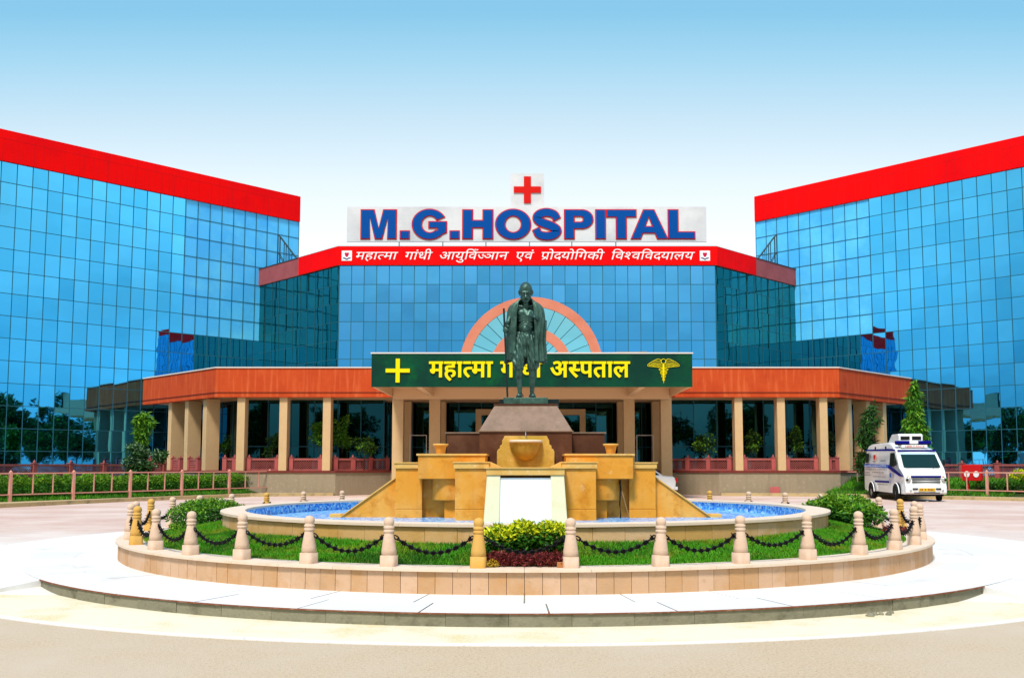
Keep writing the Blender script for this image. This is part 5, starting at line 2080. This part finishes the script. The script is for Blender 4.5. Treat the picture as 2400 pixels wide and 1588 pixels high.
def side_panel(name, pts, m, parent=A, t=.008, off=.004, sides=(-1, 1)):
    """patch on the side wall: pts = (y, z) counter-clockwise seen from the right hand side"""
    res = None
    for s in sides:
        P = [(s * (hw(y, z) + off), y, z) for y, z in pts]
        if s < 0: P = P[::-1]
        vs_ = P + [(x + s * t, y, z) for x, y, z in P]
        n_ = len(P)
        res = MB().add(vs_, [tuple(range(n_)), tuple(range(n_, 2 * n_))] + [(i, (i + 1) % n_, n_ + (i + 1) % n_, n_ + i) for i in range(n_)]).build(name, m, parent)
    return res


side_panel('cab_window', [(.98, 1.48), (1.72, 1.40), (1.72, 2.04), (1.24, 2.04)], M_FILM)
side_panel('rear_window', [(4.60, 1.62), (5.02, 1.62), (4.98, 2.06), (4.60, 2.06)], M_FILM)
side_panel('belt_stripe', [(1.85, 1.38), (5.27, 1.43), (5.26, 1.58), (1.85, 1.53)], M_VLBL)
side_panel('front_stripe', [(.13, 1.02), (.5, 1.05), (1.84, 1.375), (1.84, 1.535), (.95, 1.33), (.42, 1.16)], M_VBLUE, off=.007)
side_panel('roof_stripe', [(1.15, 2.12), (5.1, 2.17), (5.1, 2.24), (1.7, 2.22), (1.15, 2.18)], M_VBLUE, off=.012)
side_panel('lower_stripe', [(1.75, .74), (3.65, .74), (3.65, .83), (1.75, .83)], M_VBLUE)
for y in (1.80, 3.1):
    side_panel('panel_gap', [(y, .5), (y + .012, .5), (y + .012, 2.08), (y, 2.08)], M_GREY, t=.002, off=.001)
# side writing: the words that can be read, and grey lines where nothing can be made out
def side_text(body_, y0, y1, z0, z1, m, name, s=-1, off=.014):
    me_ = text_mesh(body_, .0)
    xs_ = [v.co.x for v in me_.vertices]; zs_ = [v.co.y for v in me_.vertices]
    a_, b_, c_, d_ = min(xs_), max(xs_), min(zs_), max(zs_)
    for v in me_.vertices:
        yy = y0 + (v.co.x - a_) / (b_ - a_) * (y1 - y0)
        zz = z0 + (v.co.y - c_) / (d_ - c_) * (z1 - z0)
        v.co = (s * (hw(yy, zz) + off), yy, zz)
    me_.materials.clear(); me_.materials.append(m)
    me_.name = name
    return link(bpy.data.objects.new(name, me_), A)


side_text('MAHATMA GANDHI HOSPITAL', 5.15, 2.1, 1.435, 1.52, M_WLET, 'hospital_lettering')
for (y0, y1, z) in ((5.1, 2.0, 1.30), (5.15, 4.3, 1.16), (4.0, 2.3, 1.17), (5.15, 4.3, 1.04), (3.9, 2.2, .98), (3.3, 2.0, .64)):
    y = y0
    while y > y1 + .12:
        w_ = random.uniform(.10, .3)
        side_panel('text_mark', [(max(y - w_, y1), z), (y, z), (y, z + .035), (max(y - w_, y1), z + .035)], M_GREY, t=.002, off=.002, sides=(-1,))
        y -= w_ + .06
side_panel('phone_mark', [(2.3, 1.68), (2.95, 1.68), (2.95, 1.74), (2.3, 1.74)], M_GREY, t=.002, off=.003, sides=(-1,))
side_panel('crest', [(3.75, 1.74), (3.9, 1.74), (3.98, 1.88), (3.98, 1.98), (3.67, 1.98), (3.67, 1.88)], M_TAIL, t=.002, off=.003, sides=(-1,))
side_panel('crest_hands', [(3.6, 1.66), (4.05, 1.66), (3.95, 1.70), (3.7, 1.70)], M_NAVY, t=.002, off=.003, sides=(-1,))
st_ = [(1.62, .98), (1.70, .98), (1.70, 1.03), (1.745, 1.005), (1.785, 1.07), (1.74, 1.095), (1.785, 1.12), (1.745, 1.185), (1.70, 1.16), (1.70, 1.21), (1.62, 1.21), (1.62, 1.16), (1.575, 1.185), (1.535, 1.12), (1.58, 1.095), (1.535, 1.07), (1.575, 1.005), (1.62, 1.03)]
side_panel('star_of_life', [(y - .1, z - .02) for y, z in st_], M_VLBL, t=.002, off=.003)
# glass in front
def front_panel(name, pts, m, t=.012, off=.012):
    """patch on the sloping front between the windscreen base and the roof: (x, share of the slope)"""
    (y0, z0), (y1, z1) = (.42, 1.40), (.98, 2.06)
    n_ = Vector((0, -(z1 - z0), (y1 - y0))).normalized()
    P = [Vector((x, y0 + (y1 - y0) * q, z0 + (z1 - z0) * q)) + n_ * off for x, q in pts]
    vs_ = P + [p + n_ * t for p in P]
    k = len(P)
    return MB().add(vs_, [tuple(reversed(range(k))), tuple(range(k, 2 * k))] + [(i, (i + 1) % k, k + (i + 1) % k, k + i) for i in range(k)]).build(name, m, A)


front_panel('windscreen', [(-.76, .06), (-.68, .0), (-.3, -.02), (.3, -.02), (.68, .0), (.76, .06), (.72, .83), (-.72, .83)], M_GLASSV)
front_panel('visor_strip', [(-.73, .84), (.73, .84), (.72, .96), (-.72, .96)], mat('pale visor strip', (.42, .60, .66), .3), off=.014)
m_ = MB()
for x in (-.3, .34):
    m_.tube([(x, .39, 1.42), (x + .17, .52, 1.56), (x + .33, .47, 1.50)], .008, 4)
m_.build('wiper', M_BLKP, A)
MB().box(-.80, .80, .985, 1.04, 2.10, 2.17).build('brow_stripe', M_VBLUE, A)
me_ = text_mesh('AMBULANCE', .01)
xs_ = [v.co.x for v in me_.vertices]
for v in me_.vertices: v.co = (-.42 + (v.co.x - min(xs_)) / (max(xs_) - min(xs_)) * .84, 1.205, 2.265 + v.co.y * .13)
me_.materials.clear(); me_.materials.append(mat('orange red lettering', (.6, .12, .04), .5)); me_.name = 'ambulance_lettering'
link(bpy.data.objects.new('ambulance_lettering', me_), A)
MB().box(-.55, .55, 1.21, 1.6, 2.25, 2.38).build('sign_box', M_VAN, A, bevel=.02)
lb = MB().box(-.72, .72, 1.28, 1.50, 2.385, 2.42).build('light_bar', M_BLKP, A)
for x0, x1, m in ((-.74, -.19, M_VBLUE), (.19, .74, M_VBLUE), (-.185, .185, M_WLET)):
    MB().box(x0, x1, 1.25, 1.52, 2.4205, 2.56).build('lens', m, lb, bevel=.03, seg=3)
ac = MB()
q = [(1.62, 2.42), (1.62, 2.82), (1.72, 2.87), (2.5, 2.86), (3.0, 2.50), (3.0, 2.42)]
ac = MB().prism_x(q, -.52, .52).build('roof_cooler', M_VAN, A, bevel=.03, seg=3)
for x0, x1 in ((-.44, -.05), (.05, .44)): MB().box(x0, x1, 1.612, 1.64, 2.60, 2.76).build('vent', M_BLKP, ac)
# nose
MB().box(-.62, .62, .005, .05, 1.005, 1.075).build('bonnet_stripe', M_VBLUE, A)
g_ = MB()
for z in (.80, .90, .98): g_.box(-.58, .58, -.004, .05, z, z + .028)
g_.build('grille', M_BLKP, A)
MB().lathe([(.07, 0), (.07, .02), (.04, .03), (0, .03)], (0, 0, 0), 16).build('badge', M_STEEL, A)
bd = A.children[-1]; bd.rotation_euler = (R(90), 0, 0); bd.location = (0, .0, .955)
for s in (-1, 1):
    h_ = MB().lathe([(.10, 0), (.105, .02), (.09, .045), (.05, .06), (0, .064)], (0, 0, 0), 20).build('headlight', M_LAMP, A)
    h_.rotation_euler = (R(90), 0, R(s * 14)); h_.location = (s * .73, .065, .91)
    MB().lathe([(.055, .0), (.05, .03), (0, .035)], (0, 0, 0), 14).build('lens', M_BLKP, h_).location = (s * .035, -.01, .045)
    t_ = MB().lathe([(.05, 0), (.045, .02), (0, .025)], (0, 0, 0), 14).build('indicator', M_AMBER, A)
    t_.rotation_euler = (R(90), 0, R(s * 14)); t_.location = (s * .72, .07, 1.015)
    f_ = MB().lathe([(.045, 0), (.04, .02), (0, .022)], (0, 0, 0), 14).build('fog_light', M_LAMP, A)
    f_.rotation_euler = (R(90), 0, R(s * 10)); f_.location = (s * .66, .005, .47)
    mr_ = MB().box(-.05, .05, -.04, .04, -.12, .12).build('mirror', M_BLKP, A, bevel=.02)
    mr_.location = (s * 1.02, .72, 1.62)
    MB().tube([(-s * .15, .1, -.05), (0, 0, 0)], .012, 5).build('mirror_arm', M_BLKP, mr_)
MB().box(-.34, .34, -.045, -.02, .43, .56).build('number_plate', M_PLATE, A)
m_ = MB()
for i in range(9):
    if i in (2, 4): continue
    x = -.28 + i * .062
    m_.box(x, x + .042, -.0475, -.0452, .46, .53)
m_.build('plate_characters', mat('plate red brown', (.30, .07, .015), .5), A)
m_ = MB().box(-.58, -.37, -.04, .0, .50, .56).box(.37, .58, -.04, .0, .50, .56).box(-.52, .52, -.038, .0, .345, .385)
m_.build('bumper_slots', M_BLKP, A)
MB().box(-.78, .78, .25, 5.1, .22, .40).build('underbody', M_BLKP, A)
for (y, nm) in ((.98, 'front'), (4.20, 'rear')):
    for s in (-1, 1):
        pr = [(0, -.10), (.24, -.10), (.335, -.10), (.355, -.07), (.355, .07), (.335, .10), (.24, .10), (.22, .06)]
        w_ = MB().lathe(pr[2:] , (0, 0, 0), 28).build('wheel', M_TYRE, A)
        w_.rotation_euler = (0, R(90) * s, R(-14) if nm == 'front' else 0)
        w_.location = (s * .80, y, .355)
        MB().lathe([(.235, .062), (.225, .075), (.19, .05), (.10, .06), (.08, .085), (0, .09)], (0, 0, 0), 20).build('rim', M_RIM, w_)
        MB().lathe([(0, .0), (.334, .0)], (0, 0, 0), 20).build('inner_disc', M_BLKP, w_)
        # arch: dark recess and pale lip
        pts_ = [(y + .43 * math.cos(R(a)), .33 + .43 * math.sin(R(a))) for a in range(0, 181, 15)]
        P = [(s * (hw(yy, zz) + .003), yy, zz) for yy, zz in pts_] + [(s * .93, y - .43, .29), (s * .93, y + .43, .29)]
        x_ = s * .948 if y > 1.5 else s * .942
        vs_ = [(x_, yy, zz) for _, yy, zz in P] + [(s * .70, yy, zz) for _, yy, zz in P]
        k = len(P)
        MB().add(vs_, [tuple(range(k)), tuple(range(k, 2 * k))] + [(i, (i + 1) % k, k + (i + 1) % k, k + i) for i in range(k)]).build('wheel_arch', M_TREDK, A)
        w_.location.x = s * .868
        MB().tube([(s * .945, yy, zz) for yy, zz in pts_], .025, 6).build('arch_lip', M_VAN, A)
for y in (2.2, 3.6):
    MB().box(-.91, -.86, y, y + .06, 2.22, 2.34).build('roof_lamp', M_BLKP, A)

# ------------------------------------------------------------------ white car under the porch
K = thing('white_car', 'white car standing under the porch, half hidden behind the fountain', 'car', (6.95, 45.4, 0), R(-90))
# local: length along -y from the tail at 0 to the nose at 4.1
PC = [(.02, .42), (-.02, .75), (.06, .98), (.62, 1.02), (1.15, 1.40), (1.6, 1.47), (2.3, 1.44), (3.0, 1.02), (3.85, .88), (4.08, .70), (4.1, .40), (3.9, .22), (.25, .22)]
bm = bmesh.new()
rings = []
for q in (-1, -.9, -.4, .4, .9, 1):
    rings.append([bm.verts.new((q * (.83 if z < 1.0 else .83 - .28 * (z - 1.0) / .47), -(y + (.06 * q ** 2 if y < .1 else 0)) if True else 0, z)) for y, z in PC])
for a_, b_ in zip(rings, rings[1:]):
    for i in range(len(PC)): bm.faces.new((a_[i], a_[(i + 1) % len(PC)], b_[(i + 1) % len(PC)], b_[i]))
bm.faces.new(rings[0][::-1]); bm.faces.new(rings[-1])
bmesh.ops.recalc_face_normals(bm, faces=bm.faces)
bmesh.ops.bevel(bm, geom=[e for e in bm.edges if len(e.link_faces) == 2 and e.calc_face_angle(0) > .6], offset=.04, segments=3, affect='EDGES', clamp_overlap=True)
me_ = bpy.data.meshes.new('body'); bm.to_mesh(me_); bm.free(); me_.materials.append(M_VAN)
link(bpy.data.objects.new('body', me_), K)
for s in (-1, 1):
    def cs(y, z): return (s * ((.83 if z < 1.0 else .83 - .28 * (z - 1.0) / .47) + .006), -y, z)
    for pts_ in ([(.80, 1.05), (1.55, 1.05), (1.55, 1.40), (1.22, 1.38)], [(1.62, 1.05), (2.75, 1.05), (2.28, 1.38), (1.62, 1.40)]):
        P = [cs(*p) for p in pts_]
        if s > 0: P = P[::-1]
        MB().panel(P, .006).build('side_window', M_GLASSV, K)
    MB().box(min(s * .55, s * .80), max(s * .55, s * .80), -.05, .05, .72, .93).build('tail_light', M_TAIL, K, bevel=.02)
    for y in (.75, 3.3):
        w_ = MB().lathe([(.0, -.09), (.29, -.09), (.305, -.06), (.305, .06), (.28, .09), (.19, .09), (.17, .06), (0, .05)], (0, 0, 0), 22).build('wheel', M_TYRE, K)
        w_.rotation_euler = (0, R(90) * s, 0); w_.location = (s * .76, -y, .305)
        MB().lathe([(.185, .062), (.14, .075), (0, .08)], (0, 0, 0), 16).build('rim', M_RIM, w_)
MB().panel([(-.60, -.66, 1.045), (-.50, -1.10, 1.375), (.50, -1.10, 1.375), (.60, -.66, 1.045)], .01).build('rear_window', M_GLASSV, K)
MB().box(-.80, .80, -.1, .055, .36, .52).build('rear_bumper', M_VAN, K, bevel=.03)
